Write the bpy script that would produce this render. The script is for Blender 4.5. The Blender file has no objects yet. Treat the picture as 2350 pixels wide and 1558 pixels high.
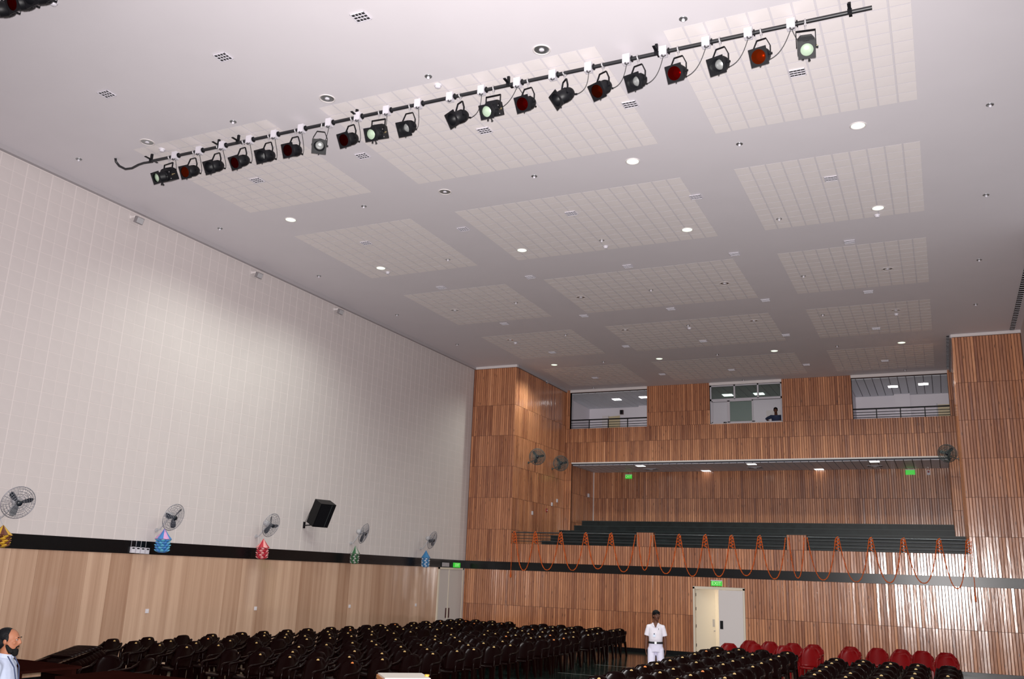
import bpy, bmesh, math, random
from mathutils import Vector, Matrix, Euler
random.seed(7)
R = math.radians
PI = math.pi
scene = bpy.context.scene
COL = scene.collection

# ------------------------------------------------------------------ camera
IMG_W, IMG_H = 2350.0, 1558.0
CAM = Vector((16.4005, -30.8447, 2.4209))
YAW, PITCH, ROLL, FPX = 0.44738, 0.25370, 0.03815, 2064.4
FWD = Vector((-math.sin(YAW) * math.cos(PITCH), math.cos(YAW) * math.cos(PITCH), math.sin(PITCH)))
_r = FWD.cross(Vector((0, 0, 1))).normalized()
_u = _r.cross(FWD)
RIGHT = math.cos(ROLL) * _r + math.sin(ROLL) * _u
UP = -math.sin(ROLL) * _r + math.cos(ROLL) * _u
cd = bpy.data.cameras.new('camera')
cd.sensor_fit = 'HORIZONTAL'
cd.sensor_width = 36.0
cd.lens = FPX / IMG_W * 36.0
cd.clip_end = 200
camo = bpy.data.objects.new('camera', cd)
COL.objects.link(camo)
m = Matrix.Identity(4)
for i in range(3):
    m[i][0] = RIGHT[i]; m[i][1] = UP[i]; m[i][2] = -FWD[i]; m[i][3] = CAM[i]
camo.matrix_world = m
scene.camera = camo

# ------------------------------------------------------------------ exposure, world, flash
scene.view_settings.view_transform = 'Standard'
scene.view_settings.look = 'None'
scene.view_settings.exposure = 0.0
scene.view_settings.gamma = 1.0
scene.view_settings.use_curve_mapping = False
world = bpy.data.worlds.new('world')
scene.world = world
world.use_nodes = True
world.node_tree.nodes['Background'].inputs[0].default_value = (1.0, 0.95, 0.96, 1)
world.node_tree.nodes['Background'].inputs[1].default_value = 0.45

# the photographer's flash gun, just above the lens
fl = bpy.data.lights.new('camera_flash', 'SPOT')
fl.energy = 17000
fl.spot_size = R(104)
fl.spot_blend = 1.0
fl.color = (1.0, 0.955, 0.94)
fl.shadow_soft_size = 0.06
flo = bpy.data.objects.new('camera_flash', fl)
flo.matrix_world = m
flo.location = CAM + UP * 0.12 + RIGHT * 0.03
COL.objects.link(flo)

# ------------------------------------------------------------------ measures (metres)
ZC = 10.257            # ceiling
ZB0, ZB1 = 2.523, 2.807  # black stone band
XL, XR, XW = 1.86, 17.07, 19.0   # pier edges, right wall
YG = 5.214             # gallery front wall
YD = 8.0               # balcony rear wall
ZS = 7.06              # balcony soffit

def PX(x, y, ax, val):
    """pixel of the photograph -> point on the plane (axis ax = val) it lies on"""
    d = RIGHT * ((x - IMG_W / 2) / FPX) - UP * ((y - IMG_H / 2) / FPX) + FWD
    t = (val - CAM[ax]) / d[ax]
    return CAM + d * t

# ------------------------------------------------------------------ materials
def nodes_of(name):
    mt = bpy.data.materials.new(name)
    mt.use_nodes = True
    nt = mt.node_tree
    return mt, nt, nt.nodes['Principled BSDF']

def mat(name, col, rough=0.6, metal=0.0, spec=0.5, emit=None, estr=0.0, noise=0.0, nscale=8.0, bump=0.0, bscale=60.0, coat=0.0, coatr=0.1):
    mt, nt, b = nodes_of(name)
    b.inputs['Base Color'].default_value = (*col, 1)
    b.inputs['Roughness'].default_value = rough
    b.inputs['Metallic'].default_value = metal
    b.inputs['Specular IOR Level'].default_value = spec
    b.inputs['Coat Weight'].default_value = coat
    b.inputs['Coat Roughness'].default_value = coatr
    if emit:
        b.inputs['Emission Color'].default_value = (*emit, 1)
        b.inputs['Emission Strength'].default_value = estr
    if noise > 0:
        tc = nt.nodes.new('ShaderNodeTexCoord')
        n = nt.nodes.new('ShaderNodeTexNoise'); n.inputs['Scale'].default_value = nscale
        n.inputs['Detail'].default_value = 4
        mr = nt.nodes.new('ShaderNodeMapRange')
        mr.inputs['To Min'].default_value = 1 - noise; mr.inputs['To Max'].default_value = 1 + noise
        hs = nt.nodes.new('ShaderNodeHueSaturation'); hs.inputs['Color'].default_value = (*col, 1)
        nt.links.new(tc.outputs['Object'], n.inputs['Vector'])
        nt.links.new(n.outputs['Fac'], mr.inputs['Value'])
        nt.links.new(mr.outputs['Result'], hs.inputs['Value'])
        nt.links.new(hs.outputs['Color'], b.inputs['Base Color'])
    if bump > 0:
        tc2 = nt.nodes.new('ShaderNodeTexCoord')
        n2 = nt.nodes.new('ShaderNodeTexNoise'); n2.inputs['Scale'].default_value = bscale
        bp = nt.nodes.new('ShaderNodeBump'); bp.inputs['Strength'].default_value = bump; bp.inputs['Distance'].default_value = 0.01
        nt.links.new(tc2.outputs['Object'], n2.inputs['Vector'])
        nt.links.new(n2.outputs['Fac'], bp.inputs['Height'])
        nt.links.new(bp.outputs['Normal'], b.inputs['Normal'])
    return mt

def wood_slat_mat():
    mt, nt, b = nodes_of('slat_wood')
    N, L = nt.nodes, nt.links
    at = N.new('ShaderNodeAttribute'); at.attribute_name = 'tone'
    tc = N.new('ShaderNodeTexCoord')
    mp = N.new('ShaderNodeMapping'); mp.inputs['Scale'].default_value = (14, 14, 1.1)
    off = N.new('ShaderNodeVectorMath'); off.operation = 'MULTIPLY_ADD'
    off.inputs[1].default_value = (7.3, 3.1, 11.7)
    L.new(at.outputs['Fac'], off.inputs[0]); L.new(tc.outputs['Object'], off.inputs[2])
    L.new(off.outputs['Vector'], mp.inputs['Vector'])
    n = N.new('ShaderNodeTexNoise'); n.inputs['Scale'].default_value = 2.2; n.inputs['Detail'].default_value = 5; n.inputs['Distortion'].default_value = 0.6
    L.new(mp.outputs['Vector'], n.inputs['Vector'])
    add = N.new('ShaderNodeMath'); add.operation = 'MULTIPLY_ADD'; add.inputs[1].default_value = 0.62
    sub = N.new('ShaderNodeMath'); sub.operation = 'MULTIPLY_ADD'; sub.inputs[1].default_value = 0.5; sub.inputs[2].default_value = -0.28
    L.new(n.outputs['Fac'], sub.inputs[0]); L.new(at.outputs['Fac'], add.inputs[0]); L.new(sub.outputs[0], add.inputs[2])
    cr = N.new('ShaderNodeValToRGB')
    e = cr.color_ramp.elements
    e[0].position = 0.05; e[0].color = (0.23, 0.066, 0.023, 1)
    e[1].position = 0.95; e[1].color = (0.90, 0.48, 0.265, 1)
    x = e.new(0.5); x.color = (0.60, 0.25, 0.112, 1)
    L.new(add.outputs[0], cr.inputs['Fac'])
    # knots
    kn = N.new('ShaderNodeTexVoronoi'); kn.inputs['Scale'].default_value = 1.6
    mk = N.new('ShaderNodeMapping'); mk.inputs['Scale'].default_value = (5, 5, 1.3)
    L.new(off.outputs['Vector'], mk.inputs['Vector']); L.new(mk.outputs['Vector'], kn.inputs['Vector'])
    kr = N.new('ShaderNodeMapRange'); kr.inputs['From Min'].default_value = 0.05; kr.inputs['From Max'].default_value = 0.16
    kr.inputs['To Min'].default_value = 0.35
    L.new(kn.outputs['Distance'], kr.inputs['Value'])
    hv = N.new('ShaderNodeHueSaturation'); L.new(cr.outputs['Color'], hv.inputs['Color']); L.new(kr.outputs['Result'], hv.inputs['Value'])
    L.new(hv.outputs['Color'], b.inputs['Base Color'])
    b.inputs['Roughness'].default_value = 0.55
    b.inputs['Specular IOR Level'].default_value = 0.35
    b.inputs['Coat Weight'].default_value = 1.0
    b.inputs['Coat Roughness'].default_value = 0.165
    b.inputs['Coat IOR'].default_value = 1.75
    nb = N.new('ShaderNodeTexNoise'); nb.inputs['Scale'].default_value = 1.0; nb.inputs['Detail'].default_value = 3
    mb = N.new('ShaderNodeMapping'); mb.inputs['Scale'].default_value = (9, 9, 1.6)
    L.new(tc.outputs['Object'], mb.inputs['Vector']); L.new(mb.outputs['Vector'], nb.inputs['Vector'])
    bp = N.new('ShaderNodeBump'); bp.inputs['Strength'].default_value = 0.18; bp.inputs['Distance'].default_value = 0.02
    L.new(nb.outputs['Fac'], bp.inputs['Height'])
    L.new(bp.outputs['Normal'], b.inputs['Normal']); L.new(bp.outputs['Normal'], b.inputs['Coat Normal'])
    return mt

def laminate_mat():
    mt, nt, b = nodes_of('veneer_panel')
    N, L = nt.nodes, nt.links
    oi = N.new('ShaderNodeObjectInfo')
    tc = N.new('ShaderNodeTexCoord')
    off = N.new('ShaderNodeVectorMath'); off.operation = 'MULTIPLY_ADD'; off.inputs[1].default_value = (3.0, 37.0, 9.0)
    L.new(oi.outputs['Random'], off.inputs[0]); L.new(tc.outputs['Object'], off.inputs[2])
    def streak(sy, sz, sc):
        mp = N.new('ShaderNodeMapping'); mp.inputs['Scale'].default_value = (1, sy, sz)
        L.new(off.outputs['Vector'], mp.inputs['Vector'])
        n = N.new('ShaderNodeTexNoise'); n.inputs['Scale'].default_value = sc; n.inputs['Detail'].default_value = 4
        L.new(mp.outputs['Vector'], n.inputs['Vector'])
        return n
    n1 = streak(6.0, 0.12, 1.0); n2 = streak(60, 0.8, 1.0)
    a = N.new('ShaderNodeMath'); a.operation = 'MULTIPLY_ADD'; a.inputs[1].default_value = 0.75
    c = N.new('ShaderNodeMath'); c.operation = 'MULTIPLY'; c.inputs[1].default_value = 0.25
    L.new(n2.outputs['Fac'], c.inputs[0]); L.new(n1.outputs['Fac'], a.inputs[0]); L.new(c.outputs[0], a.inputs[2])
    a2 = N.new('ShaderNodeMath'); a2.operation = 'MULTIPLY_ADD'; a2.inputs[1].default_value = 0.28
    sh = N.new('ShaderNodeMath'); sh.operation = 'SUBTRACT'; sh.inputs[1].default_value = 0.14
    L.new(oi.outputs['Random'], a2.inputs[0]); L.new(a.outputs[0], sh.inputs[0]); L.new(sh.outputs[0], a2.inputs[2])
    cr = N.new('ShaderNodeValToRGB'); e = cr.color_ramp.elements
    e[0].position = 0.25; e[0].color = (0.32, 0.178, 0.113, 1)
    e[1].position = 0.75; e[1].color = (0.60, 0.405, 0.295, 1)
    L.new(a2.outputs[0], cr.inputs['Fac'])
    L.new(cr.outputs['Color'], b.inputs['Base Color'])
    b.inputs['Roughness'].default_value = 0.45
    b.inputs['Coat Weight'].default_value = 1.0
    b.inputs['Coat IOR'].default_value = 1.6
    b.inputs['Coat Roughness'].default_value = 0.08
    return mt

def stone_mat(name, c0, c1, rough, scale=1.5):
    mt, nt, b = nodes_of(name)
    N, L = nt.nodes, nt.links
    tc = N.new('ShaderNodeTexCoord')
    n = N.new('ShaderNodeTexNoise'); n.inputs['Scale'].default_value = scale; n.inputs['Detail'].default_value = 7; n.inputs['Distortion'].default_value = 1.2
    cr = N.new('ShaderNodeValToRGB'); e = cr.color_ramp.elements
    e[0].position = 0.35; e[0].color = (*c0, 1); e[1].position = 0.72; e[1].color = (*c1, 1)
    L.new(tc.outputs['Object'], n.inputs['Vector']); L.new(n.outputs['Fac'], cr.inputs['Fac'])
    L.new(cr.outputs['Color'], b.inputs['Base Color'])
    b.inputs['Roughness'].default_value = rough
    b.inputs['Specular IOR Level'].default_value = 0.3
    return mt

def gel_mat(name, col):
    mt, nt, b = nodes_of(name)
    N, L = nt.nodes, nt.links
    tr = N.new('ShaderNodeBsdfTransparent'); tr.inputs['Color'].default_value = (*col, 1)
    gl = N.new('ShaderNodeBsdfGlossy'); gl.inputs['Color'].default_value = (min(1, col[0]), col[1] * .6, col[2] * .6, 1); gl.inputs['Roughness'].default_value = 0.35
    mx = N.new('ShaderNodeMixShader'); mx.inputs['Fac'].default_value = 0.25
    L.new(tr.outputs[0], mx.inputs[1]); L.new(gl.outputs[0], mx.inputs[2])
    L.new(mx.outputs[0], N['Material Output'].inputs['Surface'])
    return mt

def glass_mat(name, tint, fac=0.12):
    mt, nt, b = nodes_of(name)
    N, L = nt.nodes, nt.links
    tr = N.new('ShaderNodeBsdfTransparent'); tr.inputs['Color'].default_value = (*tint, 1)
    gl = N.new('ShaderNodeBsdfGlossy'); gl.inputs['Roughness'].default_value = 0.03
    mx = N.new('ShaderNodeMixShader'); mx.inputs['Fac'].default_value = fac
    L.new(tr.outputs[0], mx.inputs[1]); L.new(gl.outputs[0], mx.inputs[2])
    L.new(mx.outputs[0], N['Material Output'].inputs['Surface'])
    return mt

M = {}
M['edge'] = mat('tile_side_shade', (0.42, 0.39, 0.40), 0.8)  # ceiling tile sides: shade put into the colour, else lit sides outline the seams
M['ceiling'] = mat('ceiling_paint', (0.69, 0.650, 0.69), 0.75, noise=0.03, nscale=1.2)
M['ctile'] = mat('ceiling_tile', (0.80, 0.742, 0.745), 0.8, noise=0.05, nscale=3.0)
M['wallbase'] = mat('wall_joint', (0.635, 0.569, 0.566), 0.8)
M['wtile'] = mat('wall_tile', (0.555, 0.50, 0.498), 0.8, noise=0.05, nscale=2.0)
M['slat'] = wood_slat_mat()
M['backing'] = mat('slat_backing', (0.10, 0.035, 0.018), 0.7)
M['laminate'] = laminate_mat()
M['band'] = stone_mat('black_granite', (0.0025, 0.0025, 0.003), (0.006, 0.0065, 0.008), 0.27, 30)
M['floor'] = stone_mat('green_marble', (0.006, 0.011, 0.010), (0.022, 0.036, 0.031), 0.13, 1.2)
M['step'] = stone_mat('dark_slate', (0.002, 0.005, 0.006), (0.010, 0.017, 0.019), 0.42, 2.2)
M['nosing'] = mat('step_nosing', (0.018, 0.026, 0.027), 0.4, spec=0.3)
M['joint'] = mat('floor_joint', (0.10, 0.11, 0.10), 0.5)
M['white'] = mat('white_paint', (0.66, 0.61, 0.61), 0.6)
M['trimgrey'] = mat('grey_trim', (0.40, 0.37, 0.39), 0.7)
M['cream'] = mat('cream_paint', (0.68, 0.60, 0.50), 0.6)
M['doorgrey'] = mat('pale_grey_door', (0.52, 0.47, 0.46), 0.5)
M['beige'] = mat('beige_door', (0.62, 0.52, 0.33), 0.55)
M['alu'] = mat('window_aluminium', (0.50, 0.48, 0.53), 0.45)
M['black'] = mat('black_metal', (0.006, 0.006, 0.008), 0.45, spec=0.25)
M['blackp'] = mat('black_plastic', (0.005, 0.005, 0.006), 0.4, spec=0.2)
M['pipe'] = mat('black_pipe', (0.016, 0.016, 0.019), 0.4, noise=0.3, nscale=9)
M['steel'] = mat('clamp_steel', (0.55, 0.53, 0.55), 0.45, 0.6)
M['rail'] = mat('rail_steel', (0.10, 0.11, 0.12), 0.3, 0.7)
M['boxwhite'] = mat('socket_box_white', (0.62, 0.59, 0.65), 0.5)
M['silver'] = mat('silver_reflector', (0.36, 0.37, 0.38), 0.3, 0.8)
M['lens'] = mat('lamp_lens', (0.55, 0.56, 0.56), 0.25, 0.6)
M['lensg'] = mat('profile_lens', (0.52, 0.66, 0.50), 0.2, 0.3)
M['brass'] = mat('brass_knob', (0.45, 0.36, 0.20), 0.4, 0.8)
M['gelred'] = gel_mat('red_gel', (0.34, 0.010, 0.009))
M['gelamber'] = gel_mat('amber_gel', (0.42, 0.075, 0.010))
M['geldark'] = gel_mat('dark_red_gel', (0.17, 0.008, 0.008))
M['lit'] = mat('lit_lamp_glass', (0.9, 0.95, 0.9), 0.4, emit=(0.80, 1.0, 0.74), estr=1.15)
M['litwhite'] = mat('lit_panel', (0.9, 0.9, 0.9), 0.4, emit=(1.0, 1.0, 0.97), estr=3.2)
M['dimpanel'] = mat('ceiling_panel_lamp', (0.8, 0.8, 0.8), 0.4, emit=(1.0, 0.98, 0.99), estr=9.0)
M['dark'] = mat('dark_void', (0.004, 0.004, 0.006), 0.7)
M['guard'] = mat('fan_guard_wire', (0.30, 0.30, 0.35), 0.4, 0.5)
M['fandark'] = mat('fan_blade', (0.010, 0.014, 0.022), 0.4)
M['fangrey'] = mat('fan_motor', (0.42, 0.41, 0.43), 0.5)
M['fandkg'] = mat('dark_fan_guard', (0.09, 0.11, 0.11), 0.4, 0.4)
M['green'] = mat('exit_green', (0.02, 0.25, 0.03), 0.4, emit=(0.05, 0.75, 0.04), estr=0.55)
M['greenlet'] = mat('exit_letter', (0.55, 0.75, 0.45), 0.5, emit=(0.30, 0.75, 0.22), estr=0.5)
M['chair'] = mat('dark_maroon_plastic', (0.0045, 0.0011, 0.0010), 0.24, spec=0.06)
M['redchair'] = mat('red_plastic', (0.15, 0.003, 0.004), 0.25, spec=0.1, noise=0.12, nscale=9)
M['sticker'] = mat('yellow_sticker', (0.46, 0.31, 0.12), 0.5)
M['stickero'] = mat('orange_sticker', (0.62, 0.20, 0.05), 0.5)
M['table'] = mat('dark_table_wood', (0.018, 0.0045, 0.0035), 0.8, spec=0.0, noise=0.25, nscale=5)
M['soffit'] = mat('soffit_panel', (0.74, 0.75, 0.84), 0.5)
M['soffitjoint'] = mat('soffit_joint', (0.05, 0.055, 0.075), 0.7)
M['roomwall'] = mat('room_wall', (0.72, 0.68, 0.73), 0.7)
M['roomceil'] = mat('room_ceiling', (0.72, 0.74, 0.80), 0.7)
M['glass'] = glass_mat('window_glass', (0.72, 0.80, 0.76))
M['orange'] = mat('marigold', (0.66, 0.115, 0.012), 0.7, noise=0.35, nscale=40)
M['cable'] = mat('black_cable', (0.02, 0.02, 0.022), 0.5)
M['skin'] = mat('skin_brown', (0.10, 0.038, 0.022), 0.55, spec=0.3)
M['skin2'] = mat('skin_tan', (0.24, 0.095, 0.052), 0.6, spec=0.25)
M['hair'] = mat('black_hair', (0.004, 0.004, 0.005), 0.6, spec=0.12, bump=0.6, bscale=90)
M['beard'] = mat('black_beard', (0.005, 0.0045, 0.0045), 0.7, spec=0.12, bump=0.8, bscale=90)
M['eye'] = mat('eye_white', (0.28, 0.26, 0.25), 0.4)
M['lip'] = mat('lip', (0.20, 0.06, 0.05), 0.5)
M['shirtw'] = mat('white_cotton', (0.62, 0.59, 0.66), 0.85, bump=0.6, bscale=12)
M['shirtb'] = mat('pale_blue_cotton', (0.31, 0.345, 0.45), 0.85, bump=0.6, bscale=11)
M['trouser'] = mat('white_trousers', (0.62, 0.60, 0.74), 0.8, bump=0.35, bscale=12)
M['navy'] = mat('navy_cotton', (0.020, 0.030, 0.075), 0.8)
M['leather'] = mat('black_leather', (0.012, 0.013, 0.016), 0.4)
M['blue1'] = mat('lantern_blue', (0.05, 0.20, 0.50), 0.5)
M['pink1'] = mat('lantern_pink', (0.60, 0.30, 0.55), 0.5)
M['teal1'] = mat('lantern_teal', (0.09, 0.36, 0.55), 0.5)
M['red1'] = mat('lantern_red', (0.42, 0.012, 0.03), 0.5)
M['pink2'] = mat('lantern_pale_red', (0.68, 0.28, 0.28), 0.5)
M['green1'] = mat('lantern_green', (0.02, 0.10, 0.035), 0.5)
M['grey1'] = mat('lantern_grey', (0.36, 0.36, 0.33), 0.5)
M['blue2'] = mat('lantern_deep_blue', (0.03, 0.17, 0.38), 0.5)
M['pale2'] = mat('lantern_pale_blue', (0.50, 0.58, 0.72), 0.5)
M['yell1'] = mat('lantern_yellow', (0.62, 0.36, 0.03), 0.5)
M['brown1'] = mat('lantern_brown', (0.14, 0.04, 0.02), 0.5)
M['redbox'] = mat('alarm_red', (0.25, 0.015, 0.02), 0.5)
M['maroonbox'] = mat('maroon_box', (0.05, 0.008, 0.010), 0.5)
M['podium'] = mat('podium_top', (0.62, 0.56, 0.52), 0.5)
M['podiumedge'] = mat('podium_edge', (0.50, 0.20, 0.07), 0.5)
M['yellow'] = mat('yellow_plastic', (0.65, 0.32, 0.03), 0.5)

# ------------------------------------------------------------------ mesh helpers
def empty(name, loc=(0, 0, 0), rot=(0, 0, 0)):
    o = bpy.data.objects.new(name, None)
    o.location = loc; o.rotation_euler = rot
    o.empty_display_size = 0.1
    COL.objects.link(o)
    return o

def tag(o, label=None, cat=None, group=None, kind=None):
    if label: o['label'] = label
    if cat: o['category'] = cat
    if group: o['group'] = group
    if kind: o['kind'] = kind
    return o

def link(name, me, parent=None, loc=None, rot=None):
    o = bpy.data.objects.new(name, me)
    COL.objects.link(o)
    if parent is not None: o.parent = parent
    if loc is not None: o.location = loc
    if rot is not None: o.rotation_euler = rot
    return o

class MB:
    """collects simple solids into one mesh"""
    def __init__(s): s.v = []; s.f = []; s.sm = []; s.mt = []; s.tone = []; s.T = Matrix.Identity(4); s.m = 0; s.t = 0.5
    def add(s, vs, fs, smooth=False):
        n = len(s.v)
        s.v += [tuple(s.T @ Vector(p)) for p in vs]
        for f in fs:
            s.f.append(tuple(i + n for i in f)); s.sm.append(smooth); s.mt.append(s.m); s.tone.append(s.t)
        return s
    def box(s, a, b):
        (x0, y0, z0), (x1, y1, z1) = a, b
        return s.add([(x0, y0, z0), (x1, y0, z0), (x1, y1, z0), (x0, y1, z0), (x0, y0, z1), (x1, y0, z1), (x1, y1, z1), (x0, y1, z1)],
                     [(0, 3, 2, 1), (4, 5, 6, 7), (0, 1, 5, 4), (1, 2, 6, 5), (2, 3, 7, 6), (3, 0, 4, 7)])
    def cbox(s, c, size):
        return s.box([c[i] - size[i] / 2 for i in range(3)], [c[i] + size[i] / 2 for i in range(3)])
    def bar(s, p0, p1, w, h, up=(0, 0, 1)):
        p0, p1 = Vector(p0), Vector(p1)
        d = (p1 - p0).normalized(); u = Vector(up)
        if abs(d.dot(u)) > 0.98: u = Vector((0, 1, 0))
        a = d.cross(u).normalized() * (w / 2); b = a.cross(d).normalized() * (h / 2)
        vs = [p0 - a - b, p0 + a - b, p0 + a + b, p0 - a + b, p1 - a - b, p1 + a - b, p1 + a + b, p1 - a + b]
        return s.add(vs, [(0, 3, 2, 1), (4, 5, 6, 7), (0, 1, 5, 4), (1, 2, 6, 5), (2, 3, 7, 6), (3, 0, 4, 7)])
    def rings(s, rs, smooth=True, caps=True, closed=False):
        n = len(rs[0]); vs = [p for r in rs for p in r]; fs = []
        k = len(rs)
        for i in range(k if closed else k - 1):
            i2 = (i + 1) % k
            for j in range(n):
                j2 = (j + 1) % n
                fs.append((i * n + j, i * n + j2, i2 * n + j2, i2 * n + j))
        s.add(vs, fs, smooth)
        if caps and not closed:
            s.add(rs[0], [tuple(range(n - 1, -1, -1))]); s.add(rs[-1], [tuple(range(n))])
        return s
    def tube(s, path, r, n=8, closed=False, caps=True):
        P = [Vector(p) for p in path]; k = len(P)
        rs = []; prev = None
        for i in range(k):
            if closed: d = P[(i + 1) % k] - P[i - 1]
            else: d = P[min(i + 1, k - 1)] - P[max(i - 1, 0)]
            d.normalize()
            if prev is None:
                a = d.cross(Vector((0, 0, 1)) if abs(d.z) < 0.9 else Vector((1, 0, 0))).normalized()
            else:
                a = prev - d * prev.dot(d)
                a = a.normalized() if a.length > 1e-6 else d.cross(Vector((0, 0, 1))).normalized()
            prev = a; b = d.cross(a)
            rad = r[i] if isinstance(r, (list, tuple)) else r
            rs.append([P[i] + (a * math.cos(t) + b * math.sin(t)) * rad for t in [2 * PI * j / n for j in range(n)]])
        return s.rings(rs, True, caps, closed)
    def cyl(s, p0, p1, r, n=16, r2=None):
        return s.tube([p0, p1], [r, r if r2 is None else r2], n)
    def lathe(s, prof, n=24, axis='Z', smooth=True):
        rs = []
        for r, h in prof:
            ring = []
            for j in range(n):
                t = 2 * PI * j / n; c, q = r * math.cos(t), r * math.sin(t)
                ring.append({'Z': (c, q, h), 'Y': (q, h, c), 'X': (h, c, q)}[axis])
            rs.append(ring)
        n0 = len(s.v)
        vs = [p for r in rs for p in r]; fs = []
        for i in range(len(rs) - 1):
            for j in range(n):
                j2 = (j + 1) % n
                fs.append((i * n + j, i * n + j2, (i + 1) * n + j2, (i + 1) * n + j))
        return s.add(vs, fs, smooth)
    def disc(s, c, r, n=20, nrm='Z', flip=False):
        vs = []
        for j in range(n):
            t = 2 * PI * j / n; a, b = r * math.cos(t), r * math.sin(t)
            vs.append({'Z': (c[0] + a, c[1] + b, c[2]), 'Y': (c[0] + b, c[1], c[2] + a), 'X': (c[0], c[1] + a, c[2] + b)}[nrm])
        f = tuple(range(n)); return s.add(vs, [f[::-1] if flip else f])
    def ell(s, c, rad, n=12, k=8):
        rs = []
        for i in range(1, k):
            p = PI * i / k
            rs.append([(c[0] + rad[0] * math.sin(p) * math.cos(2 * PI * j / n), c[1] + rad[1] * math.sin(p) * math.sin(2 * PI * j / n), c[2] - rad[2] * math.cos(p)) for j in range(n)])
        n0 = len(s.v)
        s.rings(rs, True, False)
        b = (c[0], c[1], c[2] - rad[2]); t = (c[0], c[1], c[2] + rad[2])
        s.add([b] + rs[0], [(0, 1 + (j + 1) % n, 1 + j) for j in range(n)], True)
        s.add([t] + rs[-1], [(0, 1 + j, 1 + (j + 1) % n) for j in range(n)], True)
        return s
    def mesh(s, name, mats, tone=False):
        me = bpy.data.meshes.new(name)
        me.from_pydata(s.v, [], s.f)
        if not isinstance(mats, (list, tuple)): mats = [mats]
        for q in mats: me.materials.append(M[q] if isinstance(q, str) else q)
        me.polygons.foreach_set('use_smooth', s.sm)
        me.polygons.foreach_set('material_index', s.mt)
        if tone:
            at = me.attributes.new('tone', 'FLOAT', 'FACE'); at.data.foreach_set('value', s.tone)
        me.update()
        return me
    def build(s, name, mats, parent=None, loc=None, rot=None, tone=False):
        return link(name, s.mesh(name, mats, tone), parent, loc, rot)

def copy_tree(o, parent=None):
    c = o.copy(); COL.objects.link(c)
    if parent is not None: c.parent = parent
    for ch in o.children: copy_tree(ch, c)
    return c

def structure(o): o['kind'] = 'structure'; return o
# ================================================================== THE SETTING
Y0 = -33.5     # stage end of the hall (behind the camera)
# floor
o = structure(MB().box((-0.3, Y0, -0.25), (XW + 0.3, 12.0, 0.0)).build('floor', 'floor'))
jt = MB()
for y in (-8.2, -5.4, -11.0, -13.8, -16.6, -19.4, -22.2):
    jt.box((7.2, y - 0.012, 0.0), (10.7, y + 0.012, 0.002))
j = jt.build('joint_lines', 'joint', o); j['kind'] = 'stuff'

# ceiling
c = MB()
c.box((-0.3, Y0, ZC), (XW + 0.3, 0.0, ZC + 0.2))
c.box((XL, 0.0, ZC), (XR, YG + 0.15, ZC + 0.2))
ceil = structure(c.build('ceiling', 'ceiling'))
# square acoustic tiles set in fields
TP = 0.306
cells = []
for (xa, nx) in ((2.42, 11), (6.93, 17), (13.18, 11)):
    for ya in (-19.40, -14.38, -9.28, -4.22, 1.0):
        for i in range(nx):
            for k in range(11):
                cells.append((xa + (i + .5) * TP, ya + (k + .5) * 0.3136))
def inview(p, mrg=40):
    d = Vector(p) - CAM; z = d.dot(FWD)
    if z < 0.5: return False
    x = IMG_W / 2 + FPX * d.dot(RIGHT) / z; y = IMG_H / 2 - FPX * d.dot(UP) / z
    return -mrg < x < IMG_W + mrg and -mrg < y < IMG_H + mrg
def tile_mesh(name, lx, ly, lz, bev, mt, axis):
    # thin tile with chamfered edge facing -axis(Z) or +X
    b = MB()
    if axis == 'Z':
        o0 = [(-lx, -ly, 0), (lx, -ly, 0), (lx, ly, 0), (-lx, ly, 0)]
        o1 = [(-lx + bev, -ly + bev, -lz), (lx - bev, -ly + bev, -lz), (lx - bev, ly - bev, -lz), (-lx + bev, ly - bev, -lz)]
        b.add(o0 + o1, [(4, 7, 6, 5)]); b.m = 1; b.add(o0 + o1, [(0, 4, 5, 1), (1, 5, 6, 2), (2, 6, 7, 3), (3, 7, 4, 0)])
    else:
        o0 = [(0, -lx, -ly), (0, lx, -ly), (0, lx, ly), (0, -lx, ly)]
        o1 = [(lz, -lx + bev, -ly + bev), (lz, lx - bev, -ly + bev), (lz, lx - bev, ly - bev), (lz, -lx + bev, ly - bev)]
        b.add(o0 + o1, [(4, 5, 6, 7), (0, 1, 5, 4), (1, 2, 6, 5), (2, 3, 7, 6), (3, 0, 4, 7)])
    return b, b.mesh(name, mt)
cb, cme = tile_mesh('tile', 0.140, 0.144, 0.004, 0.001, ['ctile', 'edge'], 'Z')
cells.sort(key=lambda p: (not inview((p[0], p[1], ZC)), (Vector((p[0], p[1], ZC)) - CAM).length))
rest = MB()
for n, (x, y) in enumerate(cells):
    if n < 300: link('tile', cme, ceil, (x, y, ZC))
    else:
        rest.add([(a + x, b_ + y, c_ + ZC) for a, b_, c_ in cb.v], cb.f); rest.mt[-5:] = cb.mt
rest.build('tile_field', ['ctile', 'edge'], ceil)['kind'] = 'stuff'

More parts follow.
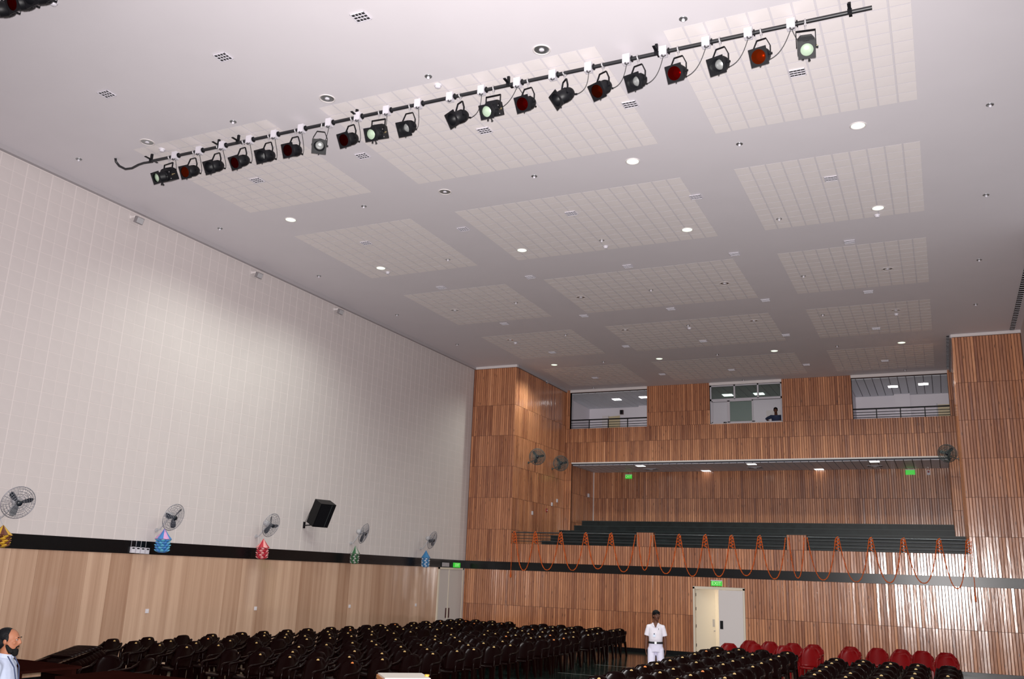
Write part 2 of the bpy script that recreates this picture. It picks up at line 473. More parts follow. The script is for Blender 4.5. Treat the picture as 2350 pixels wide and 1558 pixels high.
# left wall: acoustic tiles above, black band, veneer panels below
wl = structure(MB().box((-0.3, Y0, 0), (0.0, 0.35, ZC)).build('wall_left', 'wallbase'))
ZT0, ZT1 = ZB1, 10.15
rows = 26; ph = (ZT1 - ZT0) / rows; pw = 0.2915
wb, wme = tile_mesh('tile', 0.1375, ph / 2 - 0.006, 0.003, 0.001, 'wtile', 'X')
wc = []
ncol = int((0.0 - (-24.0)) / pw)
for i in range(ncol):
    # every second joint is a little wider
    y = -0.02 - (i + .5) * pw + (0.0035 if i % 2 else -0.0035)
    for k in range(rows): wc.append((y, ZT0 + (k + .5) * ph))
wc.sort(key=lambda p: (not inview((0, p[0], p[1]), 10), (Vector((0, p[0], p[1])) - CAM).length))
rest = MB()
for n, (y, z) in enumerate(wc):
    if n < 300: link('tile', wme, wl, (0, y, z))
    else: rest.add([(a, b_ + y, c_ + z) for a, b_, c_ in wb.v], wb.f)
rest.build('tile_field', 'wtile', wl)['kind'] = 'stuff'
structure(MB().box((0, Y0, 10.165), (0.10, 0.0, ZC)).build('trim_1', 'trimgrey'))  # grey colour paints in the shadow gap between wall and ceiling
structure(MB().box((0, Y0, ZB0), (0.035, 0.0, ZB1)).build('trim_2', 'band'))
DY0, DY1 = -2.04, -0.16       # double door in the left wall
y = DY0
pn = MB().box((0, -0.2965, 0.10), (0.02, 0.2965, ZB0)).mesh('veneer_panel', 'laminate')
k = 0
while y > -24.5:
    link('veneer_panel', pn, wl, (0, y - 0.2985, 0)); y -= 0.597; k += 1
structure(MB().box((0, -24.6, 0), (0.028, DY0, 0.10)).build('baseboard_left', 'band'))

# slatted wood walls ------------------------------------------------
PITCH_S = 0.0868
def slats(parent, org, ux, nrm, length, z0, z1, name='slat_course', holes=()):
    """vertical slats along direction ux from org, faces towards nrm; holes are (a0,a1) spans left out"""
    b = MB(); ux = Vector(ux); nrm = Vector(nrm); org = Vector(org)
    n = max(1, round(length / PITCH_S)); p = length / n
    base = random.random()
    for i in range(n):
        a0, a1 = i * p + 0.0065, (i + 1) * p - 0.0065
        mid = (a0 + a1) / 2
        if any(h0 < mid < h1 for h0, h1 in holes): continue
        if i % 7 == 0: base = random.random()
        b.t = min(1, max(0, 0.5 + (base - 0.5) * 0.22 + random.gauss(0, 0.15)))
        d = 0.020 + random.uniform(-0.002, 0.002)
        tl = random.uniform(-0.0011, 0.0011); tv = random.uniform(-0.004, 0.004)
        zz0, zz1 = z0 + 0.004, z1 - 0.004 + (random.uniform(-0.004, 0.0))
        def pt(a, dep, z): q = org + ux * a + nrm * dep; return (q.x, q.y, z)
        ch = 0.006
        ring = lambda z, e: [pt(a0, 0, z), pt(a0, d - ch + e, z), pt(a0 + ch, d + tl + e, z), pt(a1 - ch, d - tl + e, z), pt(a1, d - ch + e, z), pt(a1, 0, z)]
        r0, r1 = ring(zz0, -tv / 2), ring(zz1, tv / 2)
        fs = [(j, j + 1, j + 7, j + 6) for j in range(5)] + [(0, 1, 2, 3, 4, 5)[::-1], (6, 7, 8, 9, 10, 11)]
        if ux.cross(nrm).z < 0: pass
        b.add(r0 + r1, fs)
    o = b.build(name, 'slat', parent, tone=True)
    o['kind'] = 'stuff'
    return o

DX0, DX1, DZ = 8.66, 10.37, 2.20     # double door in the back wall
bw = MB()
bw.box((-0.3, 0.0, 0), (DX0, 0.25, ZB1)); bw.box((DX1, 0.0, 0), (XW + 0.3, 0.25, ZB1)); bw.box((DX0, 0.0, DZ), (DX1, 0.25, ZB1))
bw.box((XL, 0.0, ZB1), (XR, 0.18, 3.47))
PIERS = ((6.70, 7.31), (11.76, 12.38))
for a, b_ in PIERS: bw.box((a, 0.0, 3.47), (b_, 0.22, 3.95))
bw.box((-0.3, 0.0, ZB1), (XL - 0.03, YG + 0.15, ZC)); bw.box((XR + 0.03, 0.0, ZB1), (XW + 0.3, YG + 0.15, ZC))
wbk = structure(bw.build('wall_back', 'backing'))
X_, nY = (1, 0, 0), (0, -1, 0)
slats(wbk, (0.0, 0, 0), X_, nY, DX0 - 0.0, 0.12, 1.285)
slats(wbk, (DX1, 0, 0), X_, nY, XW - DX1, 0.12, 1.285)
slats(wbk, (0.0, 0, 0), X_, nY, DX0, 1.285, ZB0)
slats(wbk, (DX1, 0, 0), X_, nY, XW - DX1, 1.285, ZB0)
slats(wbk, (DX0, 0, 0), X_, nY, DX1 - DX0, DZ + 0.02, ZB0)
slats(wbk, (XL, 0, 0), X_, nY, XR - XL, ZB1, 3.47)
for a, b_ in PIERS:
    slats(wbk, (a, 0, 0), X_, nY, b_ - a, 3.47, 3.95)
COURSES = (ZB1, 3.98, 5.15, 6.33, 7.51, 8.69, 10.16)
for z0, z1 in zip(COURSES, COURSES[1:]):
    slats(wbk, (0.02, 0, 0), X_, nY, XL - 0.02, z0, z1)
    slats(wbk, (XR, 0, 0), X_, nY, XW - XR - 0.02, z0, z1)
    slats(wbk, (XL - 0.022, 0, 0), (0, 1, 0), (1, 0, 0), YG, z0, z1)
    slats(wbk, (XR + 0.022, 0, 0), (0, 1, 0), (-1, 0, 0), YG, z0, z1)
# stone band and skirting on the back wall
structure(MB().box((0.035, -0.035, ZB0), (XW, 0.0, ZB1)).build('trim_3', 'band'))
bb = MB().box((0.03, -0.03, 0), (DX0 - 0.02, 0, 0.12)).box((DX1 + 0.02, -0.03, 0), (XW, 0, 0.12))
structure(bb.build('baseboard_back', 'band'))
# pale cornices
structure(MB().box((0.1, -0.05, 10.165), (XL + 0.02, 0.0, ZC)).build('trim_4', 'white'))
structure(MB().box((XR - 0.02, -0.05, 10.165), (XW, 0.0, ZC)).build('trim_5', 'white'))
structure(MB().box((XL, 0.02, 10.165), (XL + 0.05, YG, ZC)).build('trim_6', 'trimgrey'))
structure(MB().box((XR - 0.05, 0.02, 10.165), (XR, YG, ZC)).build('trim_7', 'trimgrey'))

# gallery wall with three openings ----------------------------------
OPEN = ((2.05, 5.50), (8.15, 11.0), (13.60, 16.93))
OZ0, OZ1 = 8.55, 10.14
gw = MB()
gw.box((XL, YG, ZS), (XR, YG + 0.15, OZ0))
xs = [XL] + [v for o_ in OPEN for v in o_] + [XR]
for a, b_ in zip(xs[0::2], xs[1::2]): gw.box((a, YG, OZ0), (b_, YG + 0.15, ZC))
for a, b_ in OPEN: gw.box((a, YG, OZ1), (b_, YG + 0.15, ZC))
XBL, XBR = 2.16, 16.76
gw.box((XL, YG, 2.9), (XBL, YG + 0.1, ZS)); gw.box((XBR, YG, 2.9), (XR, YG + 0.1, ZS))
wg = structure(gw.build('wall_gallery', 'backing'))
slats(wg, (XL, YG, 0), X_, nY, XR - XL, ZS + 0.03, 7.95)
slats(wg, (XL, YG, 0), X_, nY, XR - XL, 7.95, OZ0)
for a, b_ in zip(xs[0::2], xs[1::2]):
    slats(wg, (a, YG, 0), X_, nY, b_ - a, OZ0, 9.13)
    slats(wg, (a, YG, 0), X_, nY, b_ - a, 9.13, ZC)
GC = (2.95, 3.98, 5.15, 6.33, ZS + 0.03)
for z0, z1 in zip(GC, GC[1:]):
    slats(wg, (XL, YG, 0), X_, nY, XBL - XL, z0, z1)
    slats(wg, (XBR, YG, 0), X_, nY, XR - XBR, z0, z1)
# pale lintels over the openings and the soffit lip
for n, (a, b_) in enumerate(OPEN):
    structure(MB().box((a - 0.01, YG - 0.035, OZ1), (b_ + 0.01, YG, ZC - 0.005)).build('trim_%d' % (8 + n), 'white'))
structure(MB().box((XBL, YG - 0.03, ZS - 0.02), (XBR, YG + 0.1, ZS + 0.035)).build('trim_11', 'white'))
# jambs
jb = MB()
for a, b_ in OPEN:
    jb.box((a - 0.02, YG + 0.0, OZ0), (a, YG + 0.35, OZ1)); jb.box((b_, YG, OZ0), (b_ + 0.02, YG + 0.35, OZ1))
structure(jb.build('trim_12', 'alu'))

# balcony: rear wall, side walls, soffit, steps ---------------------
wd = structure(MB().box((XBL - 0.1, YD, 2.5), (XBR + 0.1, YD + 0.15, ZS + 0.1)).build('wall_balcony', 'backing'))
slats(wd, (XBL, YD, 0), X_, nY, XBR - XBL, 4.60, 5.82)
slats(wd, (XBL, YD, 0), X_, nY, XBR - XBL, 5.82, 6.98)
ws = MB().box((XBL - 0.15, YG + 0.1, 2.5), (XBL - 0.022, YD, ZS)).box((XBR + 0.022, YG + 0.1, 2.5), (XBR + 0.15, YD, ZS))
ws = structure(ws.build('wall_balcony_sides', 'backing'))
for z0, z1 in ((3.2, 4.6), (4.6, 5.82), (5.82, 6.98)):
    slats(ws, (XBL - 0.022, YG, 0), (0, 1, 0), (1, 0, 0), YD - YG, z0, z1)
    slats(ws, (XBR + 0.022, YG, 0), (0, 1, 0), (-1, 0, 0), YD - YG, z0, z1)
sf = structure(MB().box((XBL, YG + 0.1, 7.0), (XBR, YD, 7.06)).build('ceiling_balcony', 'soffitjoint'))
n = 48; w = (XBR - XBL) / n
sp = MB().box((-w / 2 + 0.013, YG + 0.12, 6.975), (w / 2 - 0.013, YD - 0.02, 7.0)).mesh('soffit_panel', 'soffit')
for i in range(n): link('soffit_panel', sp, sf, (XBL + (i + .5) * w, 0, 0))
# pale edge strip where the balcony side wall meets the rear wall
structure(MB().box((XBL, YD - 0.06, 4.7), (XBL + 0.03, YD - 0.02, 6.98)).build('trim_13', 'white'))
bf = structure(MB().box((XL, 0.18, 2.55), (XR, YD, 2.95)).build('floor_balcony', 'step'))
zz = 2.95
tiers = 7
for k in range(tiers):
    yf = 1.05 + k * 0.92; z1 = 2.95 + (k + 1) * 0.255
    xa, xb = (XL, XR) if yf + 0.1 < YG else (XBL, XBR)
    st = MB().box((xa, yf, z1 - 0.255), (xb, min(yf + 0.94, YG), z1 - 0.03) if yf < YG else (xb, min(yf + 0.94, YD), z1 - 0.03))
    if yf < YG < yf + 0.94: st.box((XBL, YG, z1 - 0.255), (XBR, yf + 0.94, z1 - 0.03))
    e_ = min(yf + 0.94, YD) if yf >= YG else min(yf + 0.94, YG)
    so_ = st.build('step', 'step', bf)
    ns = MB().box((xa, yf - 0.02, z1 - 0.03), (xb, e_, z1))
    if yf < YG < yf + 0.94: ns.box((XBL, YG, z1 - 0.03), (XBR, yf + 0.94, z1))
    ns.build('nosing', 'nosing', so_)
# right wall (its far end just shows)
YR = -9.2      # the right wall is built as far as the view can reach
wr = MB().box((XW, YR, 0), (XW + 0.3, 0.35, ZC))
structure(wr.build('wall_right', 'wallbase'))
structure(MB().box((XW - 0.035, YR, ZB0), (XW, -0.035, ZB1)).build('trim_14', 'band'))
pnr = MB().box((-0.02, -0.2965, 0.10), (0.0, 0.2965, ZB0)).mesh('veneer_panel', 'laminate')
wro = bpy.data.objects['wall_right']
for i in range(14): link('veneer_panel', pnr, wro, (XW, -0.5 - i * 0.597, 0))

# rooms behind the gallery openings ---------------------------------
RY = 8.95
for n, (a, b_, xa, xb) in enumerate(((2.05, 5.50, 1.55, 6.6), (13.60, 16.93, 13.45, 18.2))):
    r_ = MB().box((xa, RY, 8.0), (xb, RY + 0.1, 10.2))
    px = (4.05, 4.75) if n == 0 else (14.95, 15.55)
    r_.box((px[0], RY - 0.28, 8.0), (px[1], RY, 10.2))
    r_.box((xa - 0.1, YG + 0.15, 8.0), (xa, RY, 10.2)); r_.box((xb, YG + 0.15, 8.0), (xb + 0.1, RY, 10.2))
    structure(r_.build('wall_room_' + ('one', 'two')[n], 'roomwall'))
    rf_ = structure(MB().box((xa, YG + 0.15, 8.3), (xb, RY, 8.4)).build('floor_room_' + ('one', 'two')[n], 'white'))
    rc = structure(MB().box((xa, YG + 0.15, 10.13), (xb, RY, 10.2)).build('ceiling_room_' + ('one', 'two')[n], 'soffitjoint'))
    k = 16; w = (xb - xa) / k
    cp = MB().box((-w / 2 + 0.012, YG + 0.17, 10.11), (w / 2 - 0.012, RY, 10.13)).mesh('ceiling_panel', 'roomceil')
    for i in range(k): link('ceiling_panel', cp, rc, (xa + (i + .5) * w, 0, 0))
# control booth shell
bx0, bx1, by1 = 7.3, 11.7, 8.6
r_ = MB().box((bx0, by1, 8.0), (bx1, by1 + 0.1, 10.2)).box((bx0 - 0.1, YG + 0.15, 8.0), (bx0, by1, 10.2)).box((bx1, YG + 0.15, 8.0), (bx1 + 0.1, by1, 10.2))
structure(r_.build('wall_booth', 'roomwall'))
structure(MB().box((bx0, YG + 0.15, 7.9), (bx1, by1, 8.0)).build('floor_booth', 'white'))
rc = structure(MB().box((bx0, YG + 0.15, 10.16), (bx1, by1, 10.22)).build('ceiling_booth', 'soffitjoint'))
k = 14; w = (bx1 - bx0) / k
cp = MB().box((-w / 2 + 0.012, YG + 0.17, 10.14), (w / 2 - 0.012, by1, 10.16)).mesh('ceiling_panel', 'roomceil')
for i in range(k): link('ceiling_panel', cp, rc, (bx0 + (i + .5) * w, 0, 0))

# control booth window
wn = structure(empty('window_1', (8.15, YG + 0.05, OZ0)))
WW, WH = 2.85, OZ1 - OZ0
fr = MB()
T = 0.055
fr.box((0, 0, 0), (T, 0.09, WH)); fr.box((WW - T, 0, 0), (WW, 0.09, WH)); fr.box((0, 0, 0), (WW, 0.09, 0.05)); fr.box((0, 0, WH - 0.05), (WW, 0.09, WH))
fr.box((0, 0, 0.95), (WW, 0.09, 1.03))
for x in (0.99, 1.92): fr.box((x - 0.03, 0, 1.0), (x + 0.03, 0.09, WH))
fr.build('window_frame', 'alu', wn)
sl_ = MB().box((-0.03, -0.05, -0.03), (WW + 0.03, 0.09, 0.02)); sl_.build('window_sill', 'white', wn)
for a, b_ in ((T, .96), (1.02, 1.89), (1.95, WW - T)):
    MB().box((a, 0.04, 1.03), (b_, 0.046, WH - 0.05)).build('pane', 'glass', wn)
for a, b_, gm in ((0.05, 0.74, None), (0.74, 1.71, 'glass')):
    s_ = MB()
    s_.box((a, 0.02, 0.05), (a + 0.05, 0.06, 0.95)); s_.box((b_ - 0.05, 0.02, 0.05), (b_, 0.06, 0.95)); s_.box((a, 0.02, 0.05), (b_, 0.06, 0.09)); s_.box((a, 0.02, 0.91), (b_, 0.06, 0.95))
    so = s_.build('sash', 'alu', wn)
    if gm: MB().box((a + 0.05, 0.035, 0.09), (b_ - 0.05, 0.041, 0.91)).build('pane', gm, so)

# doors -------------------------------------------------------------
def handle_plate(parent, loc, size, mt='blackp', name='handle_plate'):
    MB().cbox(loc, size).build(name, mt, parent)
# double door in the left wall (closed)
d1 = structure(empty('door_1', (0, (DY0 + DY1) / 2, 0)))
hw = (DY1 - DY0) / 2
MB().box((0, -hw, 0), (0.05, -hw + 0.07, ZB0)).box((0, hw - 0.07, 0), (0.05, hw, ZB0)).box((0, -hw, ZB0 - 0.06), (0.05, hw, ZB0)).build('door_frame', 'cream', d1)
ms = -0.17
for a, b_, s in ((-hw + 0.07, ms - 0.02, 1), (ms + 0.02, hw - 0.07, -1)):
    lf = MB().box((0, a, 0.01), (0.035, b_, ZB0 - 0.07)).build('door_leaf', 'doorgrey', d1)
    yy = b_ - 0.09 if s == 1 else a + 0.09
    MB().box((0.035, yy - 0.035, 0.78), (0.05, yy + 0.035, 1.12)).build('handle_plate', 'maroonbox', lf)
    if s == 1: MB().box((0.035, yy - 0.02, 0.55), (0.045, yy + 0.02, 0.62)).build('lock', 'blackp', lf)
MB().box((0.0, ms - 0.02, 0.01), (0.045, ms + 0.02, ZB0 - 0.07)).build('meeting_strip', 'cream', d1)
# double door in the back wall, left leaf standing ajar
d2 = structure(empty('door_2', (DX0, 0.0, 0)))
DW = DX1 - DX0
MB().box((0, -0.025, 0), (0.06, 0.16, DZ)).box((DW - 0.06, -0.025, 0), (DW, 0.16, DZ)).box((0, -0.025, DZ - 0.06), (DW, 0.16, DZ + 0.02)).build('door_frame', 'cream', d2)
lw = (DW - 0.12) / 2
lf = MB().box((0, -0.02, 0.01), (lw - 0.005, 0.02, DZ - 0.07)).build('door_leaf', 'cream', d2, (0.075, 0.045, 0), (0, 0, R(51)))
MB().box((lw - 0.12, -0.028, 0.93), (lw - 0.04, -0.02, 1.17)).build('handle_plate', 'steel', lf)
MB().cyl((lw - 0.05, -0.055, 0.80), (lw - 0.05, -0.02, 0.80), 0.02, 10).build('knob', 'steel', lf)
for z in (0.35, 0.95, 1.5, 1.95): MB().cyl((-0.008, -0.028, z - 0.05), (-0.008, -0.028, z + 0.05), 0.011, 8).build('hinge', 'black', lf)
lf = MB().box((0, -0.02, 0.01), (lw - 0.005, 0.02, DZ - 0.07)).build('door_leaf', 'white', d2, (0.06 + lw, -0.0, 0))
MB().box((0.035, -0.03, 0.90), (0.135, -0.02, 1.16)).build('handle_plate', 'blackp', lf)
# lit corridor beyond that door
cw = MB().box((7.2, 2.6, 0), (12.2, 2.7, 2.75)).box((7.1, 0.25, 0), (7.2, 2.7, 2.75)).box((12.2, 0.25, 0), (12.3, 2.7, 2.75))
structure(cw.build('wall_corridor', 'cream'))
structure(MB().box((7.2, 0.25, 2.5), (12.2, 2.6, 2.55)).build('ceiling_corridor', 'white'))
# ================================================================== CEILING FITTINGS
def spot(parent, power, size=150, col=(0.92, 1.0, 0.88), loc=(0, 0, -0.06)):
    l = bpy.data.lights.new('downlight_beam', 'SPOT'); l.energy = power; l.spot_size = R(size); l.spot_blend = 0.6; l.color = col; l.shadow_soft_size = 0.1
    o = bpy.data.objects.new('beam', l); COL.objects.link(o); o.parent = parent; o.location = loc
    return o
ring = MB().lathe([(0.140, 0.0), (0.140, -0.010), (0.132, -0.013), (0.122, -0.010), (0.114, -0.002)], 28).mesh('trim_ring', 'white')
lens_on = MB().lathe([(0.118, -0.003), (0.09, -0.012), (0.04, -0.016), (0.001, -0.017)], 24).mesh('lamp_glass', 'lit')
bowl = MB().lathe([(0.118, -0.002), (0.105, -0.006), (0.065, -0.004), (0.04, -0.002), (0.001, -0.002)], 24).mesh('reflector', 'silver')
bulb = MB().lathe([(0.04, -0.003), (0.042, -0.012), (0.03, -0.02), (0.001, -0.022)], 16).mesh('bulb', 'boxwhite')
LIT = [(667, 504), (874, 615), (1198, 574), (1452, 370), (1969, 288), (1577, 527), (2015, 477), (1272, 837), (1513, 823), (1777, 805), (2069, 786)]
OFF = [(1243, 114), (751, 226), (338, 326), (1021, 440), (1044, 712), (1171, 780), (1333, 682), (1435, 757), (1663, 650), (1730, 736), (2037, 617), (2056, 712)]
for n, (x, y) in enumerate(LIT):
    p = PX(x, y, 2, ZC)
    e = tag(empty('downlight', p), 'round recessed ceiling downlight that is switched on, glowing greenish white', 'downlight', 'lit ceiling downlights')
    link('trim_ring', ring, e); link('lamp_glass', lens_on, e)
    spot(e, 420)
for n, (x, y) in enumerate(OFF):
    p = PX(x, y, 2, ZC)
    e = tag(empty('downlight', p), 'round recessed ceiling downlight that is switched off, with bare silver reflector', 'downlight', 'unlit ceiling downlights')
    link('trim_ring', ring, e); link('reflector', bowl, e); link('bulb', bulb, e)

# air vents with three louvre slots
vf = MB()
VX, VY = 0.125, 0.105
vf.box((-VX, -VY, -0.016), (-VX + 0.010, VY, 0)); vf.box((VX - 0.010, -VY, -0.016), (VX, VY, 0)); vf.box((-VX, -VY, -0.016), (VX, -VY + 0.010, 0)); vf.box((-VX, VY - 0.010, -0.016), (VX, VY, 0))
vfm = vf.mesh('vent_frame', 'boxwhite')
vbk = MB().box((-VX + 0.01, -VY + 0.01, -0.003), (VX - 0.01, VY - 0.01, 0)).mesh('vent_backing', 'dark')
vbl = MB().box((-VX + 0.01, -0.004, -0.016), (VX - 0.01, 0.004, -0.003)).mesh('louvre', 'boxwhite')
vmu = MB().box((-0.003, -VY + 0.01, -0.012), (0.003, VY - 0.01, -0.002)).mesh('mullion', 'boxwhite')
VENTS = [(828, 39), (512, 131), (245, 216), (1830, 167), (1446, 240), (1112, 300), (832, 358), (590, 414), (1907, 410), (1597, 452), (1311, 490), (1063, 526), (840, 558),
         (1950, 555), (1686, 583), (1441, 611), (1217, 636), (1013, 660), (1757, 689), (1993, 670), (1540, 709), (1341, 725), (1158, 743), (1804, 769), (1614, 783), (1437, 795),
         (1268, 809), (2011, 754), (1851, 837), (1679, 849), (1520, 859), (1366, 867), (2031, 828)]
for (x, y) in VENTS:
    p = PX(x, y, 2, ZC - 0.015)
    e = tag(empty('ceiling_vent', (p.x, p.y, ZC - 0.008)), 'small white louvred air vent set in the pale ceiling', 'air vent', 'ceiling air vents')
    link('vent_frame', vfm, e); link('vent_backing', vbk, e)
    for yy in (-0.032, 0.032): link('louvre', vbl, e, (0, yy, 0))
    for xx in (-0.055, 0.0, 0.055): link('mullion', vmu, e, (xx, 0, 0))

# small eyeball spots / sprinklers
sr = MB().lathe([(0.062, 0.0), (0.062, -0.008), (0.050, -0.012), (0.045, -0.003), (0.001, -0.003)], 18).mesh('collar', 'silver')
sk = MB().lathe([(0.014, -0.002), (0.026, -0.02), (0.022, -0.045), (0.008, -0.055), (0.0005, -0.056)], 14).mesh('nozzle', 'boxwhite')
SPR = [(1568, 43), (2272, 240), (1697, 330), (983, 175), (535, 279), (181, 365), (1226, 404), (835, 473), (505, 524), (2263, 447), (1788, 502), (1381, 551), (1028, 595), (732, 633),
       (2247, 596), (1844, 633), (1494, 665), (1184, 694), (911, 722), (2239, 698), (1888, 722), (1579, 746), (1298, 768), (1049, 790), (1646, 813), (1385, 830), (1921, 794),
       (1706, 872), (1362, 889), (2077, 849)]
for (x, y) in SPR:
    p = PX(x, y, 2, ZC)
    e = tag(empty('ceiling_sprinkler', (p.x, p.y, ZC)), 'tiny round ceiling sprinkler head with a white nozzle', 'sprinkler', 'ceiling sprinkler heads')
    link('collar', sr, e); link('nozzle', sk, e)
# smoke detectors
sd0 = MB().lathe([(0.062, 0.0), (0.062, -0.02), (0.055, -0.026)], 18).mesh('detector_base', 'boxwhite')
sd1 = MB().lathe([(0.05, -0.024), (0.046, -0.05), (0.03, -0.06), (0.001, -0.062)], 18).mesh('detector_dome', 'boxwhite')
for (x, y) in [(1005, 196), (372, 343), (1390, 565), (2013, 493), (890, 625), (2057, 720), (1582, 752), (1183, 786), (123, 6)]:
    p = PX(x, y, 2, ZC - 0.01)
    e = tag(empty('smoke_detector', (p.x, p.y, ZC - 0.01 if (x, y) in ((1390, 565), (2013, 493), (2057, 720), (1582, 752), (1183, 786)) else ZC)), 'small white domed smoke detector under the ceiling', 'smoke detector', 'ceiling smoke detectors')
    link('detector_base', sd0, e); link('detector_dome', sd1, e)

# long slot grilles beside the right wall and along the right-hand recess
def slot_grille(name, x0, x1, y0, y1, label):
    e = tag(empty(name, (x0, y0, ZC - 0.012)), label, 'air grille')
    MB().box((0, 0, -0.006), (x1 - x0, y1 - y0, 0.012)).build('grille_backing', 'dark', e)
    bl = MB().box((0.0, -0.009, -0.016), (x1 - x0, 0.009, -0.006)).mesh('grille_bar', 'boxwhite')
    n = int((y1 - y0) / 0.19)
    for i in range(n): link('grille_bar', bl, e, (0, (i + .5) * (y1 - y0) / n, 0), (R(14), 0, 0))
slot_grille('slot_grille', 18.70, 18.83, -9.0, -0.12, 'long slotted ceiling grille beside the right wall')
slot_grille('slot_grille', 16.93, 17.01, 0.1, 4.9, 'slotted ceiling grille along the recess above the balcony')

# ================================================================== LIGHTING BAR
ZP = 10.10
pa, pb = PX(350, 371, 2, ZP), PX(2001, 15, 2, ZP)
YP = (pa.y + pb.y) / 2
XA, XB = pa.x, pb.x
bar = tag(empty('lighting_bar', (0, YP, ZP)), 'long black lighting pipe under the ceiling with white socket boxes', 'lighting bar')
MB().cyl((XA, 0, 0), (XB, 0, 0), 0.030, 12).build('pipe', 'pipe', bar)
def XP(x, y): return PX(x, y, 2, ZP).x
boxes = [(405, 350), (460, 337), (513, 327), (575, 315), (632, 302), (694, 286), (757, 273), (823, 255), (889, 242), (961, 225), (1034, 208), (1106, 195), (1188, 178), (1269, 160), (1351, 144),
         (1438, 128), (1522, 107), (1620, 90), (1717, 71), (1815, 51)]
bxm = MB().box((-0.058, -0.055, -0.075), (0.058, 0.04, 0.075)).mesh('socket_box', 'boxwhite')
pg = MB().tube([(-0.01, -0.05, -0.07), (-0.01, -0.06, -0.10), (0.02, -0.06, -0.115), (0.05, -0.055, -0.095)], 0.009, 6).mesh('plug', 'cable')
def ypx(x): return 371 + (15 - 371) * (x - 350) / (2001 - 350)
bar_x = []
for (x, y) in boxes:
    X = XP(x, ypx(x)); bar_x.append(X)
    s = link('socket_box', bxm, bar, (X, 0, 0.0)); link('plug', pg, s)
    MB().cyl((X + 0.075, 0, 0), (X + 0.09, 0, 0), 0.05, 12).build('flange', 'black', bar)
for (x, y) in [(349, 365), (508, 330), (553, 320), (825, 250), (1174, 180), (1515, 106), (1950, 20)]:
    X = XP(x, ypx(x)) - (0.06 if x not in (349, 1950) else 0)
    MB().box((X - 0.022, -0.16, 0.03), (X + 0.022, 0.16, 0.042)).box((X - 0.03, -0.03, -0.045), (X + 0.03, -0.024, 0.045)).box((X - 0.02, -0.02, 0.03), (X + 0.02, 0.02, ZC - ZP)).build('hanger', 'black', bar)
# cable hook at the stage-left end: sagging conduit going up into the ceiling
pe = PX(264, 363, 2, ZC)
pts = []
a0, a3 = Vector((XA, YP, ZP)), Vector((pe.x, pe.y, ZC))
pxs = [(350, 371), (330, 374), (318, 378), (303, 386), (288, 388), (274, 381), (266, 371), (265, 363)]
for i, q in enumerate(pxs):
    t = i / (len(pxs) - 1); p = PX(q[0], q[1], 1, YP + (pe.y - YP) * max(0, (t - 0.6) / 0.4)); pts.append((p.x, p.y - YP, min(p.z, ZC - 0.005) - ZP))
MB().tube(pts, 0.024, 10).build('conduit', 'pipe', bar)

